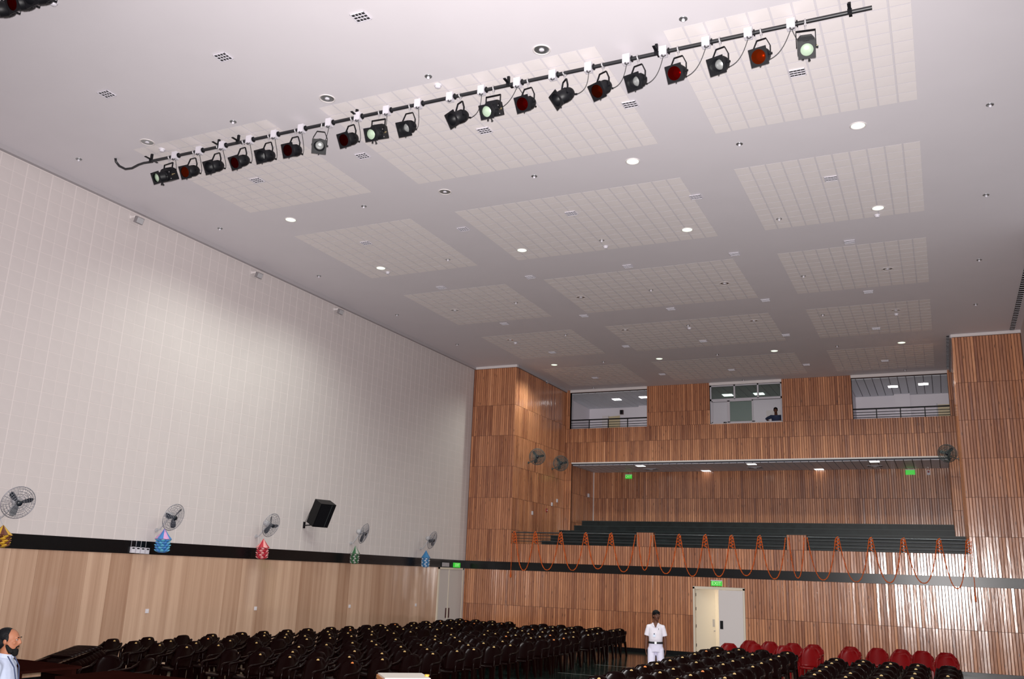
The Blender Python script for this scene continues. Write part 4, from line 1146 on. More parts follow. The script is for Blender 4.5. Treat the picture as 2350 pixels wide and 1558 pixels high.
for i, (x, zb, lb) in enumerate(((1.93, 2.28, 'long orange marigold string hanging straight down beside the left pier'), (17.10, 2.12, 'long orange marigold string hanging straight down beside the right pier'))):
    e = tag(empty('marigold_string', (x, YF, zb)), lb, 'garland')
    mb = MB(); bead_chain([(0, 0, 0), (0.01, 0, 0.5), (0, 0, 1.0), (0.02, 0, 3.86 - zb)], 0.017, mb, 0.024, 90 + i)
    bead_chain([(0, 0, 0), (0.0, 0, 0.16)], 0.034, mb, 0.03, 95 + i)
    mb.build('flower_string', 'orange', e); MB().tube([(0, 0, 0), (0, 0, 3.86 - zb)], 0.004, 4).build('thread', 'orange', e)

# balcony soffit lamps and vents
plm = MB().box((-0.17, -0.17, -0.012), (0.17, 0.17, 0)).mesh('diffuser', 'litwhite')
plf = MB().box((-0.2, -0.2, -0.008), (0.2, 0.2, 0.0)).mesh('lamp_frame', 'white')
for (x, y) in [(1470, 1069), (1624, 1082), (1725, 1065), (1881, 1078), (2007, 1059)]:
    p = PX(x, y, 2, 6.97); p.y = min(p.y, YD - 0.25)
    e = tag(empty('soffit_light', (p.x, p.y, 6.975)), 'bright square lamp set in the panelled balcony soffit', 'ceiling light', 'balcony soffit lamps')
    link('lamp_frame', plf, e); link('diffuser', plm, e, (0, 0, -0.004))
vm_ = MB()
for k in range(4):
    s = 0.28 - k * 0.06
    for a, b_ in (((-s, -s), (s, -s + 0.03)), ((-s, s - 0.03), (s, s)), ((-s, -s), (-s + 0.03, s)), ((s - 0.03, -s), (s, s))):
        vm_.box((a[0], a[1], -0.02 - k * 0.004), (b_[0], b_[1], 0))
vmm = vm_.mesh('diffuser_rings', 'trimgrey'); vmb = MB().box((-0.25, -0.25, -0.004), (0.25, 0.25, 0)).mesh('diffuser_backing', 'dark')
for (x, y) in [(1495, 1077), (1733, 1073), (2008, 1070)]:
    p = PX(x, y, 2, 6.97)
    e = tag(empty('air_diffuser', (p.x, min(p.y, YD - 0.35), 6.975)), 'square stepped air diffuser in the balcony soffit', 'air vent', 'balcony soffit diffusers')
    link('diffuser_rings', vmm, e); link('diffuser_backing', vmb, e)

# ================================================================== GALLERY OPENINGS
for (a, b_), n, lb in ((OPEN[0], 3, 'left'), (OPEN[2], 3, 'right')):
    e = tag(empty('gallery_railing', (a, YG + 0.06, OZ0)), 'dark steel railing across the %s gallery opening' % lb, 'railing')
    L_ = b_ - a
    MB().cyl((0, 0, 0.385), (L_, 0, 0.385), 0.026, 10).build('top_rail', 'black', e)
    for z in (0.06, 0.155, 0.26): MB().cyl((0, 0, z), (L_, 0, z), 0.011, 8).build('rail', 'black', e)
    for k in range(n):
        x = L_ * (k + 1) / (n + 1); MB().box((x - 0.017, -0.017, 0), (x + 0.017, 0.017, 0.38)).build('post', 'black', e)
# left room: half open beige door, dark box, ceiling lamps
e = tag(empty('room_door', (2.55, RY - 0.12, 8.4)), 'beige door standing open in the left gallery room', 'door')
MB().box((0, -0.02, 0), (0.62, 0.02, 1.28)).build('door_leaf', 'beige', e, (0.02, 0, 0), (0, 0, R(-18)))
MB().box((-0.30, -0.06, 0), (-0.0, 0.06, 1.32)).build('door_frame', 'white', e)
e = tag(empty('room_door', (16.55, RY - 0.02, 8.4)), 'beige door at the end of the right gallery room', 'door')
MB().box((0, -0.04, 0), (0.75, 0.0, 1.25)).build('door_leaf', 'beige', e); MB().box((-0.05, -0.05, 0), (0, 0.0, 1.30)).build('door_frame', 'alu', e)
p = PX(1427, 946, 1, RY - 0.05)
e = tag(empty('wall_speaker', (p.x, RY - 0.0, p.z)), 'dark maroon box on the left gallery room wall', 'speaker')
MB().box((-0.075, -0.12, -0.10), (0.075, 0, 0.10)).build('cabinet', 'maroonbox', e); MB().box((-0.06, -0.126, -0.085), (0.06, -0.12, 0.085)).build('grille', 'black', e)
dpm = MB().box((-0.17, -0.17, -0.02), (0.17, 0.17, 0)).mesh('diffuser', 'dimpanel'); dpf = MB().box((-0.19, -0.19, -0.012), (0.19, 0.19, 0)).mesh('lamp_frame', 'white')
for (x, y, lb, g) in ((3.6, 6.9, 'left', 0), (4.9, 6.7, 'left', 0), (15.0, 7.0, 'right', 1), (16.1, 6.8, 'right', 1)):
    e = tag(empty('ceiling_panel_light', (x, y, 10.11)), 'pale square lamp in the ceiling of the %s gallery room' % lb, 'ceiling light', '%s gallery room lamps' % lb)
    link('lamp_frame', dpf, e); link('diffuser', dpm, e)
blm = MB().box((-0.2, -0.2, -0.02), (0.2, 0.2, 0)).mesh('diffuser', 'litwhite')
for (x, y) in ((8.45, 7.3), (9.75, 7.35)):
    e = tag(empty('ceiling_panel_light', (x, y, 10.14)), 'bright square lamp in the control booth ceiling', 'ceiling light', 'control booth lamps')
    link('lamp_frame', dpf, e); link('diffuser', blm, e)
# booth: split air conditioner, small box on the sill, desk
e = tag(empty('air_conditioner', (9.85, by1, 9.30)), 'white split air conditioner on the control booth rear wall', 'air conditioner')
MB().box((0, -0.2, 0), (0.85, 0, 0.30)).build('case', 'white', e); MB().box((0.03, -0.205, 0.02), (0.82, -0.2, 0.06)).build('outlet', 'trimgrey', e); MB().box((0.72, -0.206, 0.18), (0.77, -0.2, 0.24)).build('display', 'maroonbox', e)
e = tag(empty('control_desk', (7.7, YG + 0.32, 8.0)), 'control desk behind the booth window', 'desk')
MB().box((0, 0, 0.60), (2.35, 0.55, 0.64)).build('desk_top', 'alu', e); MB().box((0, 0.1, 0), (0.05, 0.5, 0.6)).build('leg', 'alu', e); MB().box((2.3, 0.1, 0), (2.35, 0.5, 0.6)).build('leg', 'alu', e)
e = tag(empty('sound_mixer', (9.0, YG + 0.42, 8.64)), 'dark mixing console on the control booth desk', 'mixer')
MB().add([(0, 0, 0), (0.8, 0, 0), (0.8, 0.35, 0), (0, 0.35, 0), (0, 0, 0.05), (0.8, 0, 0.05), (0.8, 0.35, 0.12), (0, 0.35, 0.12)], [(0, 3, 2, 1), (4, 5, 6, 7), (0, 1, 5, 4), (1, 2, 6, 5), (2, 3, 7, 6), (3, 0, 4, 7)]).build('console', 'black', e)
for k in range(8): MB().cyl((0.06 + k * 0.095, 0.2, 0.08), (0.06 + k * 0.095, 0.2, 0.115), 0.014, 8).build('knob', 'fangrey', e)
e = tag(empty('switch_box', (8.75, YG + 0.02, OZ0 + 0.02)), 'tiny black box on the control booth window sill', 'box')
MB().box((-0.06, -0.03, 0), (0.06, 0.02, 0.05)).build('case', 'dark', e); MB().cyl((0.03, -0.03, 0.025), (0.03, -0.036, 0.025), 0.012, 8).build('knob', 'fangrey', e)
# corridor ceiling lamps behind the back door
cl_f = MB().box((-0.43, -0.28, -0.015), (0.43, 0.28, 0)).mesh('lamp_frame', 'white')
cl_d = MB().box((-0.4, -0.25, -0.03), (0.4, 0.25, 0)).mesh('diffuser', mat('corridor_lamp', (0.9, 0.85, 0.7), 0.4, emit=(1.0, 0.90, 0.66), estr=45.0))
for x_ in (8.0, 10.9):
    e = tag(empty('ceiling_panel_light', (x_, 0.85, 2.5)), 'bright square lamp in the corridor behind the open door', 'ceiling light', 'corridor lamps')
    link('diffuser', cl_d, e); link('lamp_frame', cl_f, e)
# ================================================================== CHAIRS
def chair_meshes(kind):
    mt = 'chair' if kind == 'black' else 'redchair'
    top = 0.82 if kind == 'black' else 0.87
    bk = MB(); nu, nv = 8, 9
    def wid(v):   # half width of the back at height fraction v
        if kind == 'black':
            return 0.238 if v < 0.55 else (0.238 - 0.10 * ((v - 0.55) / 0.45) ** 2)
        return 0.255 if v < 0.45 else 0.255 * math.sqrt(max(0.0, 1 - ((v - 0.45) / 0.62) ** 2))
    def pt(u, v, off):
        z = 0.40 + (top - 0.40) * v
        if kind == 'black': z -= 0.018 * u * u * (v > 0.8)
        w = wid(v); y = 0.20 + 0.10 * v - 0.06 * u * u - off
        return (u * w, y, z)
    g0 = [pt(-1 + 2 * i / nu, k / nv, 0) for k in range(nv + 1) for i in range(nu + 1)]
    g1 = [pt(-1 + 2 * i / nu, k / nv, 0.022) for k in range(nv + 1) for i in range(nu + 1)]
    fs = []; W_ = nu + 1; N_ = len(g0)
    hole = lambda i, k: kind == 'black' and 2 <= k <= 5 and i in (2, 4, 6) and False
    for k in range(nv):
        for i in range(nu):
            a = k * W_ + i
            fs += [(a, a + W_, a + W_ + 1, a + 1), (N_ + a, N_ + a + 1, N_ + a + W_ + 1, N_ + a + W_)]
    for k in range(nv):
        a = k * W_; b_ = a + nu
        fs += [(a, N_ + a, N_ + a + W_, a + W_), (b_, b_ + W_, N_ + b_ + W_, N_ + b_)]
    for i in range(nu):
        a = nv * W_ + i
        fs += [(a, N_ + a, N_ + a + 1, a + 1), (i, i + 1, N_ + i + 1, N_ + i)]
    bk.add(g0 + g1, fs, True)
    st = MB()
    sv = []
    for off in (0, -0.03):
        for k in range(5):
            y = -0.23 + 0.45 * k / 4
            for i in range(5):
                u = -1 + i / 2; w = 0.235 - 0.02 * k / 4
                sv.append((u * w, y, 0.44 - 0.02 * k / 4 - 0.018 * (1 - u * u) + off - (0.02 if k == 0 else 0)))
    fs = []
    for k in range(4):
        for i in range(4):
            a = k * 5 + i; fs += [(a, a + 1, a + 6, a + 5), (25 + a, 30 + a, 31 + a, 26 + a)]
    for k in range(4):
        a = k * 5; fs += [(a, a + 5, a + 30, a + 25), (a + 4, a + 29, a + 34, a + 9)]
    for i in range(4):
        fs += [(i, i + 25, i + 26, i + 1), (20 + i, 21 + i, 46 + i, 45 + i)]
    st.add(sv, fs, True)
    arms = []
    for s in (-1, 1):
        a = MB()
        pth = [(s * 0.215, 0.235, 0.745), (s * 0.236, 0.20, 0.70), (s * 0.252, 0.10, 0.645), (s * 0.254, -0.05, 0.63), (s * 0.252, -0.19, 0.625), (s * 0.245, -0.245, 0.60), (s * 0.238, -0.25, 0.50), (s * 0.235, -0.25, 0.42)]
        for q0, q1 in zip(pth, pth[1:]): pass
        rs = []
        for i, q in enumerate(pth):
            d = Vector(pth[min(i + 1, 7)]) - Vector(pth[max(i - 1, 0)]); d.normalize()
            n_ = Vector((1, 0, 0)); b_ = d.cross(n_).normalized(); n_ = b_.cross(d).normalized()
            wv, hv = (0.022, 0.016)
            c_ = Vector(q); rs.append([c_ + n_ * wv + b_ * hv, c_ - n_ * wv + b_ * hv, c_ - n_ * wv - b_ * hv, c_ + n_ * wv - b_ * hv])
        a.rings(rs, True); arms.append(a)
    legs = []
    for (x, y, x1, y1, z1) in ((-0.235, -0.25, -0.22, -0.22, 0.44), (0.235, -0.25, 0.22, -0.22, 0.44), (-0.235, 0.27, -0.20, 0.20, 0.44), (0.235, 0.27, 0.20, 0.20, 0.44)):
        l = MB(); r0, r1 = 0.020, 0.034
        l.rings([[(x - r0, y - r0, 0), (x + r0, y - r0, 0), (x + r0, y + r0, 0), (x - r0, y + r0, 0)], [(x1 - r1, y1 - r1, z1), (x1 + r1, y1 - r1, z1), (x1 + r1, y1 + r1, z1), (x1 - r1, y1 + r1, z1)]], False)
        legs.append(l)
    sk = MB()
    n = 10; zc = top - 0.055; yc = 0.20 + 0.10 * (zc - 0.40) / (top - 0.40) - 0.0235
    sk.add([(0.030 * math.cos(PI * j / n), yc - 0.0012 + 0.008 * math.sin(PI * j / n), zc + 0.028 * math.sin(PI * j / n)) for j in range(n + 1)], [tuple(range(n + 1))[::-1]])
    sk.add([(x, y + 0.003, z) for x, y, z in sk.v[:n + 1]], [tuple(range(n + 1))])
    whole = MB()
    for q in [bk, st] + arms + legs: 
        n0 = len(whole.v); whole.v += q.v; whole.f += [tuple(i + n0 for i in f) for f in q.f]; whole.sm += q.sm; whole.mt += q.mt; whole.tone += q.tone
    return dict(back=bk.mesh('backrest', mt), seat=st.mesh('seat', mt), arms=[a.mesh('armrest', mt) for a in arms], legs=[l.mesh('leg', mt) for l in legs],
                st=sk.mesh('sticker', 'sticker'), so=sk.mesh('sticker', 'stickero'), whole=whole.mesh('plastic_chair', mt))
CB, CR = chair_meshes('black'), chair_meshes('red')
rc_ = random.Random(11)
def chair(x, y, label, group, rz=0.0, kind='black', parts=False, sticker=True, z=0.0, name='plastic_armchair'):
    C_ = CB if kind == 'black' else CR
    if parts:
        e = empty(name, (x, y, z), (0, 0, rz))
        link('backrest', C_['back'], e); link('seat', C_['seat'], e)
        for q in C_['arms']: link('armrest', q, e)
        for q in C_['legs']: link('leg', q, e)
    else:
        e = link(name, C_['whole'], None, (x, y, z), (0, 0, rz))
    if sticker and rc_.random() > 0.22: link('sticker', C_['so'] if rc_.random() < 0.09 else C_['st'], e)
    return tag(e, label, 'chair', group)
# block beside the veneer wall
LX = [0.88, 1.50, 2.15, 2.83, 4.05, 4.68, 5.33, 6.02, 6.72]
LY = [-16.72, -15.85, -14.85, -14.05, -13.15, -12.38, -11.48, -10.68, -9.68, -8.82, -8.0, -7.3, -6.45, -5.32, -4.42, -3.4, -2.62, -1.85]
NTH = ['first', 'second', 'third', 'fourth', 'fifth', 'sixth', 'seventh', 'eighth', 'ninth', 'tenth', 'eleventh', 'twelfth', 'thirteenth', 'fourteenth', 'fifteenth', 'sixteenth', 'seventeenth', 'eighteenth']
for k, y in enumerate(LY):
    sh = 0.28 * math.sin(PI * k / (len(LY) - 1))
    for i, x in enumerate(LX):
        chair(x + sh + rc_.uniform(-.03, .03), y - 0.27 + rc_.uniform(-.05, .05), 'dark plastic armchair, %s from the veneer wall, %s row behind long tables' % (NTH[i], NTH[k]), 'chairs in the rows beside the veneer wall', R(rc_.uniform(-4, 4)), parts=(k < 7))
# block in front of the back door
RXa, RXb = [11.02, 11.56, 12.12, 12.72], [13.98, 14.54, 15.10, 15.66, 16.27]
RYa = [-7.0, -8.2, -9.33, -10.4, -11.38, -12.38, -13.15, -14.0, -14.9, -15.8]
RYb = [-8.0, -9.05, -10.17, -11.2, -12.03, -12.98, -13.9, -14.8]
for bl_n, (X_s, Y_s) in enumerate(((RXa, RYa), (RXb, RYb))):
    for k, y in enumerate(Y_s):
        for i, x in enumerate(X_s):
            lab_r = 'dark plastic armchair, %s from the %s, %s row before red chairs' % (NTH[i], ('central aisle', 'side aisle')[bl_n], NTH[k])
            chair(x + rc_.uniform(-.008, .008), y - 0.27 + rc_.uniform(-.04, .04), lab_r, 'chairs in the rows near the back door', R(rc_.uniform(-1.5, 1.5)), parts=(y < -11))
# red chairs behind them
for x, y in [(11.38, -4.5), (11.87, -4.4), (12.50, -4.45), (13.02, -4.45), (13.95, -4.35), (14.6, -4.2), (15.15, -4.1), (15.67, -4.2), (16.23, -4.3), (11.16, -6.2), (11.72, -5.7), (12.45, -5.7), (13.10, -5.75), (14.0, -5.6), (15.2, -5.6), (16.2, -5.6)]:
    chair(x, y - 0.28, 'bright red plastic armchair with rounded back, %s red row from the slatted wall' % ('first' if y > -5 else 'second'), 'red chairs in the rear rows', R(rc_.uniform(-6, 6)), 'red', True, False)
# a toppled stack of chairs lying on its side by the wall
axis0 = Vector((1.75, -19.05, 0.30))
dirv = Vector((-0.35, 1.0, 0.14)).normalized()
for k in range(8):
    e = chair(0, 0, 'dark plastic armchair in the toppled stack lying behind the long tables', 'toppled stack of chairs', 0, parts=False, sticker=False)
    # chair up-axis along dirv, armrest side up
    upv = dirv; side = (Vector((0, 0, 1)) - dirv * dirv.z).normalized(); fw = upv.cross(side)     # local x -> up, local z -> dirv
    mm = Matrix((side, -fw * -1, upv)).transposed()
    if mm.determinant() < 0: mm = Matrix((side, -fw, upv)).transposed()
    e.rotation_euler = mm.to_euler()
    e.location = axis0 + dirv * (0.115 * k)
# a lone chair facing along the tables
chair(3.55, -19.35, 'dark plastic armchair between the two long brown tables', 'chairs at the tables', R(20), parts=True, sticker=False)
chair(4.20, -19.25, 'dark plastic armchair between the two long brown tables', 'chairs at the tables', R(-8), parts=True, sticker=False)

# ================================================================== TABLES
def table(x0, x1, y0, y1, label):
    e = tag(empty('long_table', ((x0 + x1) / 2, (y0 + y1) / 2, 0)), label, 'table')
    w, d = (x1 - x0) / 2, (y1 - y0) / 2
    MB().box((-w, -d, 0.71), (w, d, 0.75)).build('table_top', 'table', e)
    MB().box((-w + 0.05, -d + 0.05, 0.60), (w - 0.05, -d + 0.075, 0.71)).box((-w + 0.05, d - 0.075, 0.60), (w - 0.05, d - 0.05, 0.71)).build('apron', 'table', e)
    for sx in (-1, 1):
        for sy in (-1, 1): MB().cbox((sx * (w - 0.09), sy * (d - 0.09), 0.355), (0.07, 0.07, 0.71)).build('leg', 'table', e)
table(1.5, 3.93, -21.2, -20.08, 'dark brown long table closer to the veneer wall')
table(4.72, 7.4, -21.2, -20.15, 'dark brown long table closer to the white-topped lectern')
# lectern with a pale top, its corner just in view
q = PX(963, 1543, 2, 1.12)
e = tag(empty('lectern', (q.x + 0.02, q.y - 0.42, 0), (0, 0, R(42))), 'wooden lectern with a pale top and orange wooden edge', 'lectern')
MB().box((-0.25, -0.30, 0.0), (0.25, 0.30, 0.06)).build('base', 'podiumedge', e)
MB().box((-0.2, -0.22, 0.06), (0.2, 0.22, 1.05)).build('body', 'podiumedge', e)
tp = MB().box((-0.30, -0.30, 1.05), (0.30, 0.30, 1.10)).build('top_edge', 'podiumedge', e)
MB().box((-0.285, -0.285, 1.10), (0.285, 0.285, 1.118)).build('top', 'podium', e)
MB().cyl((0.28, -0.08, 1.118), (0.28, -0.08, 1.14), 0.03, 10).build('knob', 'yellow', e)
# ================================================================== PEOPLE
def fuse(mb, name, mt, voxel=0.010, smooth=4):
    """weld overlapping solids into one continuous skin"""
    me = mb.mesh('tmp_fuse', mt)
    o = bpy.data.objects.new('tmp_fuse', me); COL.objects.link(o)
    r = o.modifiers.new('r', 'REMESH'); r.mode = 'VOXEL'; r.voxel_size = voxel
    s = o.modifiers.new('s', 'SMOOTH'); s.iterations = smooth; s.factor = 0.5
    dg = bpy.context.evaluated_depsgraph_get()
    m2 = bpy.data.meshes.new_from_object(o.evaluated_get(dg))
    bpy.data.objects.remove(o); bpy.data.meshes.remove(me)
    m2.name = name; m2.materials.clear(); m2.materials.append(M[mt] if isinstance(mt, str) else mt)
    for p in m2.polygons: p.use_smooth = True
    return m2
def limb(mb, pts, rad, n=12):
    mb.tube(pts, list(rad), n)
    for p, r in zip(pts, rad): mb.ell(p, (r, r, r), 10, 6)
def torso(mb, secs, n=18):
    """secs: (x, y, z, rx, ry)"""
    mb.rings([[(x + rx * math.cos(2 * PI * j / n), y + ry * math.sin(2 * PI * j / n), z) for j in range(n)] for x, y, z, rx, ry in secs], True)
def hand(mb, wrist, down, side, palm_n, curl=0.5, s=1.0):
    """down: finger direction, side: towards the thumb, palm_n: palm normal"""
    d, t, n = Vector(down).normalized(), Vector(side).normalized(), Vector(palm_n).normalized()
    w = Vector(wrist)
    for k in range(4):
        o_ = t * (0.030 - 0.020 * k) * s
        mb.tube([w + o_ * 0.6, w + d * 0.085 * s + o_], [0.014 * s, 0.012 * s], 8)
        L_ = (0.075, 0.084, 0.078, 0.060)[k] * s
        a = w + d * 0.085 * s + o_
        b_ = a + (d * math.cos(curl * .5) + n * math.sin(curl * .5)) * L_ * .45
        c_ = b_ + (d * math.cos(curl * 1.3) + n * math.sin(curl * 1.3)) * L_ * .33
        e_ = c_ + (d * math.cos(curl * 2.0) + n * math.sin(curl * 2.0)) * L_ * .25
        limb(mb, [a, b_, c_, e_], [0.0095 * s, 0.009 * s, 0.0085 * s, 0.0075 * s], 8)
    a = w + d * 0.02 * s + t * 0.02 * s
    limb(mb, [a, a + (d * .6 + t * .7) * 0.045 * s, a + (d * .95 + t * .55 + n * .25) * 0.075 * s, a + (d * 1.2 + t * .45 + n * .4) * 0.088 * s], [0.013 * s, 0.0115 * s, 0.010 * s, 0.008 * s], 8)
def head(mb, c, s=1.0):
    """head centred at c, facing local -Y"""
    x, y, z = c
    mb.ell((x, y + 0.012 * s, z + 0.03 * s), (0.077 * s, 0.097 * s, 0.088 * s), 18, 12)
    mb.ell((x, y - 0.022 * s, z - 0.035 * s), (0.062 * s, 0.072 * s, 0.078 * s), 16, 10)
    mb.ell((x, y - 0.058 * s, z - 0.092 * s), (0.032 * s, 0.030 * s, 0.024 * s), 12, 8)       # chin
    mb.tube([(x, y - 0.090 * s, z + 0.022 * s), (x, y - 0.110 * s, z - 0.018 * s), (x, y - 0.092 * s, z - 0.032 * s)], [0.009 * s, 0.015 * s, 0.013 * s], 10)  # nose
    mb.ell((x, y - 0.084 * s, z + 0.030 * s), (0.052 * s, 0.014 * s, 0.011 * s), 12, 6)         # brow
    mb.ell((x, y - 0.088 * s, z - 0.056 * s), (0.024 * s, 0.012 * s, 0.006 * s), 10, 6)
    mb.ell((x, y - 0.085 * s, z - 0.069 * s), (0.021 * s, 0.012 * s, 0.006 * s), 10, 6)
    for q in (-1, 1):
        mb.ell((x + q * 0.078 * s, y + 0.012 * s, z - 0.005 * s), (0.012 * s, 0.020 * s, 0.032 * s), 10, 8)
        mb.ell((x + q * 0.042 * s, y - 0.066 * s, z - 0.018 * s), (0.022 * s, 0.016 * s, 0.018 * s), 10, 6)
def face_parts(parent, c, s=1.0, loc=None, rot=None, T=None):
    x, y, z = c
    def NB():
        q_ = MB()
        if T is not None: q_.T = T
        return q_
    for q in (-1, 1):
        ey = NB(); ey.ell((x + q * 0.032 * s, y - 0.081 * s, z + 0.012 * s), (0.012 * s, 0.009 * s, 0.006 * s), 10, 6); eo = ey.build('eye', 'eye', parent, loc, rot)
        NB().ell((x + q * 0.032 * s, y - 0.0880 * s, z + 0.012 * s), (0.006 * s, 0.004 * s, 0.006 * s), 8, 6).build('iris', 'dark', eo)
        NB().ell((x + q * 0.033 * s, y - 0.094 * s, z + 0.034 * s), (0.020 * s, 0.006 * s, 0.005 * s), 8, 5).build('eyebrow', 'hair', parent, loc, rot)

# ---- man in white walking by the back door ------------------------
# stands on the floor, seen over the chair rows
ps = tag(empty('person', (10.16, -9.52, 0), (0, 0, R(15))), 'person in white short-sleeved shirt and white trousers walking past the chairs, black belt', 'person')
b = MB()
hz = 1.575
HT = Matrix.Translation((0.012, 0, 0)) @ Matrix.Rotation(R(26), 4, 'Z')
b.T = HT
head(b, (0, -0.01, hz), 0.96)
b.T = Matrix.Identity(4)
limb(b, [(0.0, 0.015, 1.36), (0.008, 0.005, 1.48)], [0.062, 0.056])
torso(b, [(0, 0.0, 0.80, 0.115, 0.085), (0, 0, 0.92, 0.135, 0.10), (0, -0.01, 1.05, 0.135, 0.10), (0, 0.0, 1.22, 0.145, 0.105), (0, 0.01, 1.34, 0.135, 0.085), (0, 0.015, 1.40, 0.08, 0.065)])
for q in (-1, 1):
    sh, el, wr = Vector((q * 0.160, 0.01, 1.318)), Vector((q * 0.213, 0.02, 1.075)), Vector((q * 0.225, -0.06 if q > 0 else -0.01, 0.835))
    limb(b, [(q * 0.09, 0.01, 1.325), sh, sh.lerp(el, .5), el, el.lerp(wr, .45), wr], [0.042, 0.044, 0.044, 0.042, 0.040, 0.028])
    hand(b, wr, (0.0, -0.05, -1), (0.0, -1, 0.0), (-q, 0, 0), 0.45, 0.92)
legs_w = {-1: ((-0.095, 0.0, 0.86), (-0.10, -0.05, 0.47), (-0.09, -0.02, 0.09)), 1: ((0.095, 0.0, 0.86), (0.115, -0.02, 0.47), (0.125, 0.12, 0.10))}
for q, (h_, k_, a_) in legs_w.items():
    limb(b, [h_, Vector(h_).lerp(Vector(k_), .5), k_, Vector(k_).lerp(Vector(a_), .4), a_], [0.068, 0.064, 0.050, 0.048, 0.036])
    limb(b, [Vector(a_) + Vector((0, 0.03, -0.055)), Vector(a_) + Vector((0, -0.08, -0.06)), Vector(a_) + Vector((0, -0.15, -0.068))], [0.034, 0.035, 0.022])
link('body', fuse(b, 'body', 'skin', 0.009), ps)
sh_ = MB()
torso(sh_, [(0, 0.0, 1.00, 0.158, 0.125), (0, -0.012, 1.06, 0.160, 0.128), (0, -0.004, 1.20, 0.168, 0.126), (0, 0.006, 1.31, 0.168, 0.112), (0, 0.012, 1.37, 0.130, 0.090), (0, 0.014, 1.415, 0.078, 0.070)])
for q in (-1, 1):
    limb(sh_, [(q * 0.10, 0.01, 1.345), (q * 0.163, 0.01, 1.325), (q * 0.190, 0.014, 1.22)], [0.052, 0.058, 0.058])
    sh_.tube([(q * 0.175, 0.012, 1.28), (q * 0.206, 0.018, 1.13)], [0.058, 0.064], 14)
so = link('shirt', fuse(sh_, 'shirt', 'shirtw', 0.010, 3), ps)
# open collar, badge and pocket pen
cl = MB()
for q in (-1, 1):
    cl.add([(q * 0.014, -0.108, 1.335), (q * 0.062, -0.070, 1.432), (q * 0.088, -0.060, 1.405), (q * 0.052, -0.112, 1.345)], [(0, 1, 2, 3)])
    cl.add([(q * 0.014, -0.104, 1.333), (q * 0.062, -0.066, 1.430), (q * 0.088, -0.056, 1.403), (q * 0.052, -0.108, 1.343)], [(3, 2, 1, 0)])
cl.build('collar', 'shirtw', so)
MB().add([(-0.012, -0.125, 1.325), (0.012, -0.125, 1.325), (0.050, -0.085, 1.425), (-0.050, -0.085, 1.425), (-0.012, -0.10, 1.325), (0.012, -0.10, 1.325), (0.05, -0.06, 1.425), (-0.05, -0.06, 1.425)], [(0, 1, 2, 3), (7, 6, 5, 4), (0, 3, 7, 4), (1, 5, 6, 2), (0, 4, 5, 1)]).build('neck_opening', 'skin', so)
MB().box((-0.060, -0.146, 1.115), (0.0, -0.138, 1.165)).build('badge', 'pale2', so)
MB().box((-0.040, -0.148, 1.165), (-0.020, -0.138, 1.195)).build('badge_clip', 'navy', so)
MB().box((0.065, -0.137, 1.27), (0.075, -0.128, 1.31)).build('pen', 'black', so)
tr = MB()
torso(tr, [(0, 0.0, 0.78, 0.165, 0.120), (0, 0, 0.90, 0.165, 0.125), (0, -0.005, 1.005, 0.158, 0.122)])
for q, (h_, k_, a_) in legs_w.items():
    a_ = Vector(a_)
    limb(tr, [Vector(h_) - Vector((0, 0, .03)), Vector(h_).lerp(Vector(k_), .5), k_, Vector(k_).lerp(a_, .5), a_ + Vector((0, 0, 0.03))], [0.094, 0.090, 0.082, 0.082, 0.080])
link('trousers', fuse(tr, 'trousers', 'trouser', 0.010, 3), ps)
bl_ = MB(); n = 28
bl_.rings([[((0.168 + d) * math.cos(2 * PI * j / n), -0.004 + (0.133 + d) * math.sin(2 * PI * j / n), 0.985 + dz) for j in range(n)] for d, dz in ((-0.01, -0.022), (0.004, -0.022), (0.004, 0.022), (-0.01, 0.022))], True, False, True)
bo = bl_.build('belt', 'leather', ps)
MB().box((-0.022, -0.150, 0.963), (0.022, -0.138, 1.007)).build('buckle', 'steel', bo)
for q, (h_, k_, a_) in legs_w.items():
    s2 = MB(); a_ = Vector(a_)
    limb(s2, [Vector((a_.x, a_.y + 0.035, 0.045)), Vector((a_.x, a_.y - 0.07, 0.045)), Vector((a_.x, a_.y - 0.16, 0.036))], [0.045, 0.045, 0.034])
    link('shoe', fuse(s2, 'shoe', 'leather', 0.010, 2), ps)
hr = MB(); hr.T = HT
hr.ell((0, 0.010, hz + 0.055), (0.086, 0.102, 0.082), 18, 10)
hr.ell((0, 0.050, hz + 0.005), (0.078, 0.060, 0.075), 14, 8)
hr.ell((0, -0.058, hz + 0.080), (0.070, 0.036, 0.034), 12, 6)
link('hair', fuse(hr, 'hair', 'hair', 0.009, 2), ps)
face_parts(ps, (0, -0.01, hz), 0.96, T=HT)
mo_ = MB(); mo_.T = HT; mo_.ell((0, -0.098, hz - 0.047), (0.026, 0.008, 0.006), 8, 5).build('moustache', 'hair', ps)

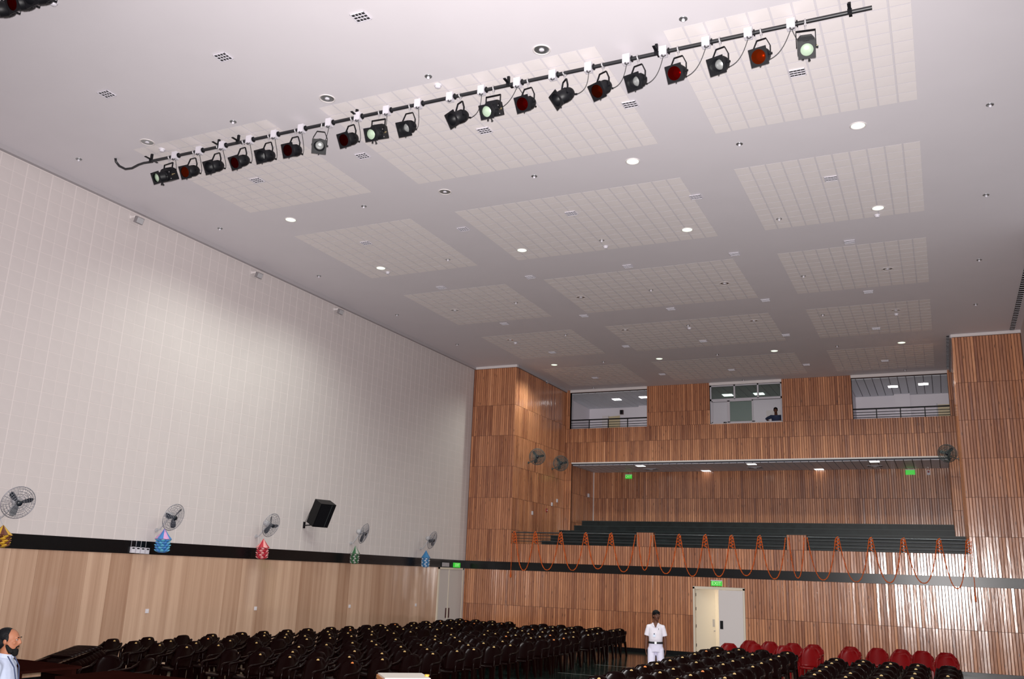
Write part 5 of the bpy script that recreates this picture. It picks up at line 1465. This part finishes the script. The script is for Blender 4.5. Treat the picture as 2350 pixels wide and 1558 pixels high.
# ---- bearded man at the left edge, in profile ---------------------
q = PX(22, 1437, 1, -24.35)
pl = tag(empty('person', (q.x + 0.02, -24.35, 0), (0, 0, R(122))), 'bearded person in a pale blue shirt with a lanyard, standing in profile', 'person')
hz = 1.575
b = MB()
head(b, (0, -0.01, hz), 1.0)
limb(b, [(0.0, 0.02, 1.36), (0.0, 0.0, 1.49)], [0.066, 0.060])
torso(b, [(0, 0.0, 0.80, 0.12, 0.09), (0, 0, 0.92, 0.145, 0.105), (0, -0.015, 1.05, 0.145, 0.11), (0, 0.0, 1.22, 0.155, 0.108), (0, 0.01, 1.34, 0.14, 0.09), (0, 0.015, 1.40, 0.085, 0.07)])
for s_ in (-1, 1):
    sh, el, wr = Vector((s_ * 0.170, 0.01, 1.318)), Vector((s_ * 0.222, 0.03, 1.075)), Vector((s_ * 0.232, -0.04, 0.84))
    limb(b, [(s_ * 0.09, 0.01, 1.325), sh, sh.lerp(el, .5), el, el.lerp(wr, .45), wr], [0.042, 0.046, 0.046, 0.044, 0.040, 0.029])
    hand(b, wr, (0, -0.05, -1), (0, -1, 0), (-s_, 0, 0), 0.45, 0.95)
    limb(b, [(s_ * 0.095, 0, 0.86), (s_ * 0.10, -0.01, 0.67), (s_ * 0.10, -0.02, 0.47), (s_ * 0.10, 0.0, 0.28), (s_ * 0.10, 0.02, 0.09)], [0.07, 0.066, 0.052, 0.05, 0.037])
    limb(b, [(s_ * 0.10, 0.05, 0.04), (s_ * 0.105, -0.06, 0.036), (s_ * 0.11, -0.13, 0.028)], [0.034, 0.035, 0.022])
link('body', fuse(b, 'body', 'skin2', 0.009, 3), pl)
sh_ = MB()
torso(sh_, [(0, 0.0, 0.86, 0.178, 0.138), (0, -0.015, 1.05, 0.175, 0.140), (0, -0.004, 1.20, 0.178, 0.134), (0, 0.006, 1.31, 0.176, 0.118), (0, 0.012, 1.37, 0.135, 0.094), (0, 0.014, 1.42, 0.082, 0.076)])
for s_ in (-1, 1):
    limb(sh_, [(s_ * 0.10, 0.01, 1.345), (s_ * 0.172, 0.01, 1.328), (s_ * 0.200, 0.018, 1.20)], [0.054, 0.062, 0.062])
    sh_.tube([(s_ * 0.19, 0.015, 1.25), (s_ * 0.218, 0.026, 1.09)], [0.062, 0.066], 14)
so = link('shirt', fuse(sh_, 'shirt', 'shirtb', 0.010, 3), pl)
cl = MB()
for s_ in (-1, 1):
    cl.rings([[(s_ * (0.016 + 0.064 * math.sin(t)), 0.01 - 0.078 * math.cos(t), z_ + 0.02 * (1 - math.cos(t)) * .6) for t in [PI * j / 10 for j in range(11)]] for z_ in (1.405, 1.445)], False, False)
cl.build('collar', 'shirtb', so)
ly = MB()
for s_ in (-1, 1): ly.tube([(s_ * 0.075, -0.045, 1.435), (s_ * 0.062, -0.118, 1.33), (s_ * 0.03, -0.150, 1.18), (0.0, -0.152, 1.08)], 0.006, 6)
lo = ly.build('lanyard', 'navy', so)
MB().box((-0.035, -0.160, 0.98), (0.035, -0.152, 1.08)).build('id_card', 'boxwhite', lo)
tr = MB()
torso(tr, [(0, 0.0, 0.78, 0.168, 0.128), (0, 0, 0.92, 0.168, 0.13)])
for s_ in (-1, 1): limb(tr, [(s_ * 0.095, 0, 0.83), (s_ * 0.10, -0.01, 0.66), (s_ * 0.10, -0.02, 0.47), (s_ * 0.10, 0, 0.28), (s_ * 0.10, 0.02, 0.09)], [0.096, 0.09, 0.08, 0.078, 0.076])
link('trousers', fuse(tr, 'trousers', 'leather', 0.012, 3), pl)
for s_ in (-1, 1):
    s2 = MB(); limb(s2, [(s_ * 0.10, 0.055, 0.045), (s_ * 0.105, -0.05, 0.045), (s_ * 0.11, -0.14, 0.036)], [0.046, 0.046, 0.034])
    link('shoe', fuse(s2, 'shoe', 'leather', 0.012, 2), pl)
hr = MB()   # receding hair, full at the back
hr.ell((0, 0.030, hz + 0.048), (0.084, 0.094, 0.080), 18, 10)
hr.ell((0, 0.052, hz - 0.005), (0.076, 0.056, 0.078), 14, 8)
for s_ in (-1, 1): hr.ell((s_ * 0.074, 0.000, hz + 0.020), (0.012, 0.030, 0.045), 8, 6)
link('hair', fuse(hr, 'hair', 'hair', 0.008, 2), pl)
bd_ = MB()
bd_.ell((0, -0.070, hz - 0.100), (0.048, 0.042, 0.040), 14, 8); bd_.ell((0, -0.082, hz - 0.122), (0.034, 0.030, 0.028), 12, 8)
for s_ in (-1, 1): bd_.tube([(s_ * 0.066, -0.010, hz - 0.035), (s_ * 0.060, -0.035, hz - 0.075), (s_ * 0.040, -0.060, hz - 0.105)], [0.012, 0.022, 0.030], 10)
bd_.tube([(-0.034, -0.094, hz - 0.062), (0, -0.104, hz - 0.046), (0.034, -0.094, hz - 0.062)], [0.008, 0.010, 0.008], 8)
link('beard', fuse(bd_, 'beard', 'beard', 0.008, 2), pl)
face_parts(pl, (0, -0.01, hz), 1.0)

# ---- operator leaning on the control booth sill -------------------
po = tag(empty('person', (10.70, YG + 0.40, 8.0), (0, 0, R(4))), 'dark-haired person in a navy shirt leaning on the control booth window sill', 'person')
b = MB(); hz = 1.05
head(b, (0.0, -0.22, hz), 0.95)
limb(b, [(0, -0.06, 0.86), (0, -0.18, 0.98)], [0.06, 0.055])
torso(b, [(0, 0.22, 0.30, 0.15, 0.11), (0, 0.17, 0.45, 0.155, 0.115), (0, 0.08, 0.62, 0.165, 0.12), (0, -0.01, 0.78, 0.175, 0.115), (0, -0.05, 0.87, 0.12, 0.085)])
for s_, el, wr in ((-1, (-0.355, -0.18, 0.72), (-0.30, -0.335, 0.625)), (1, (0.235, -0.20, 0.70), (0.17, -0.34, 0.62))):
    sh = Vector((s_ * 0.195, -0.02, 0.83)); el, wr = Vector(el), Vector(wr)
    limb(b, [(s_ * .1, -.02, .82), sh, sh.lerp(el, .5), el, el.lerp(wr, .5), wr], [0.06, 0.058, 0.05, 0.042, 0.036, 0.027])
    hand(b, wr, (-s_ * 0.3, -1, -0.06), (-s_, 0, 0), (0, 0, -1), 0.15, 0.8)
for s_ in (-1, 1):
    limb(b, [(s_ * 0.09, 0.24, 0.32), (s_ * 0.10, 0.22, 0.16), (s_ * 0.10, 0.22, 0.05)], [0.09, 0.085, 0.05])
    limb(b, [(s_ * 0.10, 0.25, 0.035), (s_ * 0.10, 0.12, 0.03)], [0.034, 0.028])
link('body', fuse(b, 'body', 'skin', 0.010, 3), po)
sh_ = MB()
torso(sh_, [(0, 0.23, 0.28, 0.165, 0.125), (0, 0.17, 0.45, 0.17, 0.13), (0, 0.08, 0.62, 0.18, 0.135), (0, -0.01, 0.78, 0.19, 0.13), (0, -0.055, 0.875, 0.12, 0.095)])
for s_, el, wr in ((-1, (-0.355, -0.18, 0.72), (-0.30, -0.335, 0.625)), (1, (0.235, -0.20, 0.70), (0.17, -0.34, 0.62))):
    sh = Vector((s_ * 0.195, -0.02, 0.83)); el, wr = Vector(el), Vector(wr)
    limb(sh_, [(s_ * .1, -.02, .82), sh, sh.lerp(el, .5), el, el.lerp(wr, .6)], [0.07, 0.07, 0.062, 0.055, 0.046])
link('shirt', fuse(sh_, 'shirt', 'navy', 0.012, 3), po)
hr = MB(); hr.ell((0, -0.205, hz + 0.045), (0.082, 0.096, 0.078), 16, 10); hr.ell((0, -0.16, hz), (0.072, 0.05, 0.07), 12, 8)
link('hair', fuse(hr, 'hair', 'hair', 0.010, 2), po)
face_parts(po, (0, -0.22, hz), 0.95)
